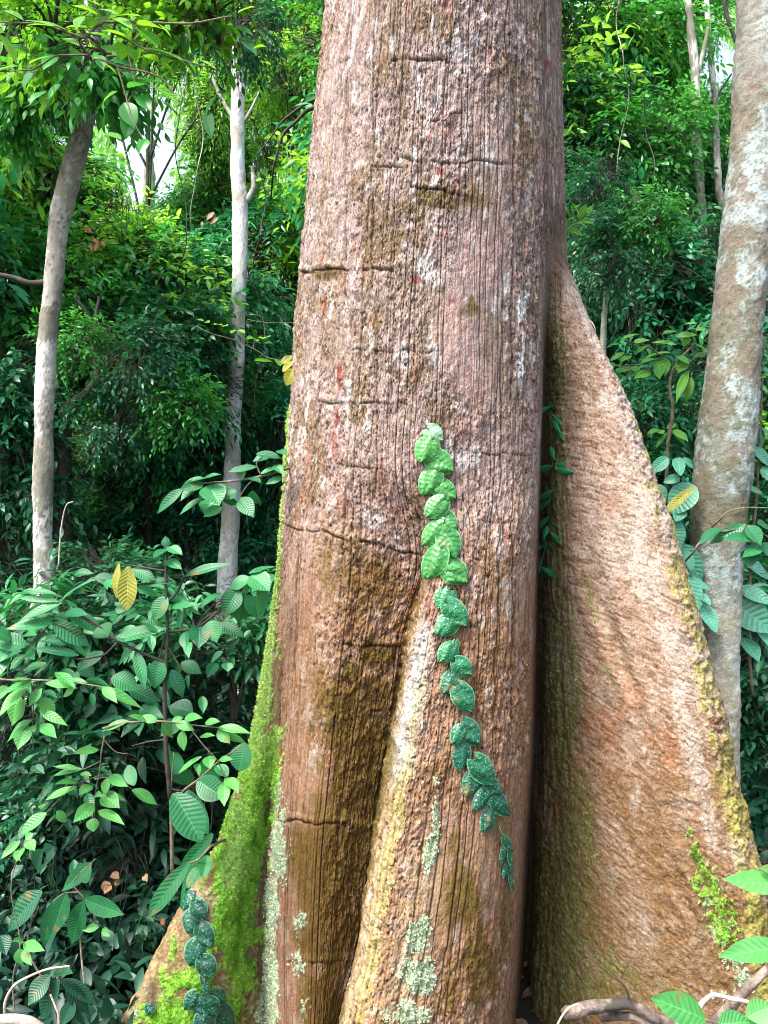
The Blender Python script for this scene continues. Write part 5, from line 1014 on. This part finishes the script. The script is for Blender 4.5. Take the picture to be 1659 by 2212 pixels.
# the far wall of forest: one mass
far = Bag(); rf = np.random.default_rng(99); n = 120000
yy = rf.uniform(11.5, 24, n); pxx = rf.uniform(-1900, 3500, n); pyy = rf.uniform(-80, 1120, n)
gapm = (np.exp(-((pxx-322)/62)**2-((pyy-320)/150)**2) > .42) | (np.exp(-((pxx-1545)/44)**2-((pyy-130)/60)**2) > .4) | (np.exp(-((pxx-1400)/70)**2-((pyy-190)/30)**2) > .5) | (np.exp(-((pxx-615)/60)**2-((pyy-300)/50)**2) > .5) | (np.exp(-((pxx-10)/30)**2-((pyy-650)/25)**2) > .5)
thick = fbm(pxx/70, pyy/60, o=3, seed=3) > -.26+.30*sstep(520, 260, pyy)*(pxx < 760)+.22*(pyy < 330)*(pxx > 1180)+.10*((pxx > 540) & (pxx < 760) & (pyy < 480))
ok = ~gapm & thick
p_ = P(pxx, pyy, yy)[ok]; m = len(p_); sc_ = yy[ok]/15
dd = unit(rf.normal(0, 1, (m, 3))+[0, 0, -.5]); nm = unit(rf.normal(0, .5, (m, 3))+[0, -.3, 1])
leaves(far, p_, dd, nm, .26*sc_*rf.uniform(.6, 1.4, m), .10*sc_*rf.uniform(.7, 1.3, m), 'ovate', .25, .3, 3, 4, rng=rf, tint=np.clip(.5+.9*fbm(pxx[ok]/60, pyy[ok]/60, o=2, seed=8), 0, 1))
tag(far.build('distant_foliage', leafmat('haze_pale_leaves', (.05, .20, .07), (.20, .42, .10), .45, (.35, .7, .15), .4)), 'far forest foliage', kind='stuff')  # far leaves coloured lighter to stand in for haze
# leaf litter and seedlings
lit = Bag(); n = 2600; x = rf.uniform(-.6, 3.2, n); y = rf.uniform(2.0, 6.5, n); pz = np.stack([x, y, gz(x, y)+.012], -1)
leaves(lit, pz, unit(np.stack([rf.normal(0, 1, n), rf.normal(0, 1, n), rf.normal(0, .15, n)], -1)), unit(np.stack([rf.normal(0, .3, n), rf.normal(0, .3, n), np.ones(n)], -1)), rf.uniform(.05, .13, n), rf.uniform(.025, .055, n), 'ovate', .1, .3, 3, 5, wav=.03, rng=rf)
tag(lit.build('leaf_litter', M_brown), 'dead leaves on the forest floor', kind='stuff')
und = Bag(); n = 60000; x = rf.uniform(-11, 11, n); y = rf.uniform(2.7, 15, n)
ok = ((np.abs(x-.4) > .95) & (y > 3.6)) | (y > 4.4) | ((x < -1.3) & (x > -3)); x, y = x[ok], y[ok]; n = len(x)
hgt = rf.random(n)**1.3*(.9+.9*sstep(5, 9, y)); pz = np.stack([x, y, gz(x, y)+hgt*(.5+.7*vnoise(x*1.3, y*1.3))], -1)
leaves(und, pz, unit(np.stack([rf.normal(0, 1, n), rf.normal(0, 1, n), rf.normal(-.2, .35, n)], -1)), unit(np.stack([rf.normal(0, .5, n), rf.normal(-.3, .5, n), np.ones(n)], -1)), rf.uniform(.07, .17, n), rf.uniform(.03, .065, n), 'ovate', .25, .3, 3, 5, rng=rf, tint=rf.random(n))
tag(und.build('undergrowth', M_fshade), 'tangled dark undergrowth', kind='stuff')

hc = Bag(); n = 60000; y = rf.uniform(13, 40, n); x = rf.uniform(-1.1, 1.1, n)*y
pz = np.stack([x, y, gz(x, y)+rf.random(n)*1.6], -1)
leaves(hc, pz, unit(rf.normal(0, 1, (n, 3))), unit(rf.normal(0, .5, (n, 3))+[0, -.3, 1]), rf.uniform(.3, .7, n), rf.uniform(.14, .3, n), 'ovate', .25, .3, 3, 3, rng=rf)
tag(hc.build('hillside_cover', M_fmid), 'leafy ground cover on the far slope', kind='stuff')

lo = Bag(); n = 2600; x = rf.uniform(-2.6, -.95, n); y = rf.uniform(2.75, 3.9, n); pz = np.stack([x, y, gz(x, y)+rf.random(n)*.45], -1)
ok = x+1.0 < (3.0-y)*.5+.05+.25*(y > 3.3)
pz = pz[ok]; n = len(pz)
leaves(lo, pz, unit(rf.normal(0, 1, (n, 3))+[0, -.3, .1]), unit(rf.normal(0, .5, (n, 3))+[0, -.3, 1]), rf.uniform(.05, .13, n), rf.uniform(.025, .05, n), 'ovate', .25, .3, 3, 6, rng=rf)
tag(lo.build('ground_cover', M_fshade), 'low dark seedlings and creepers in the shade by the sloping buttress', kind='stuff')
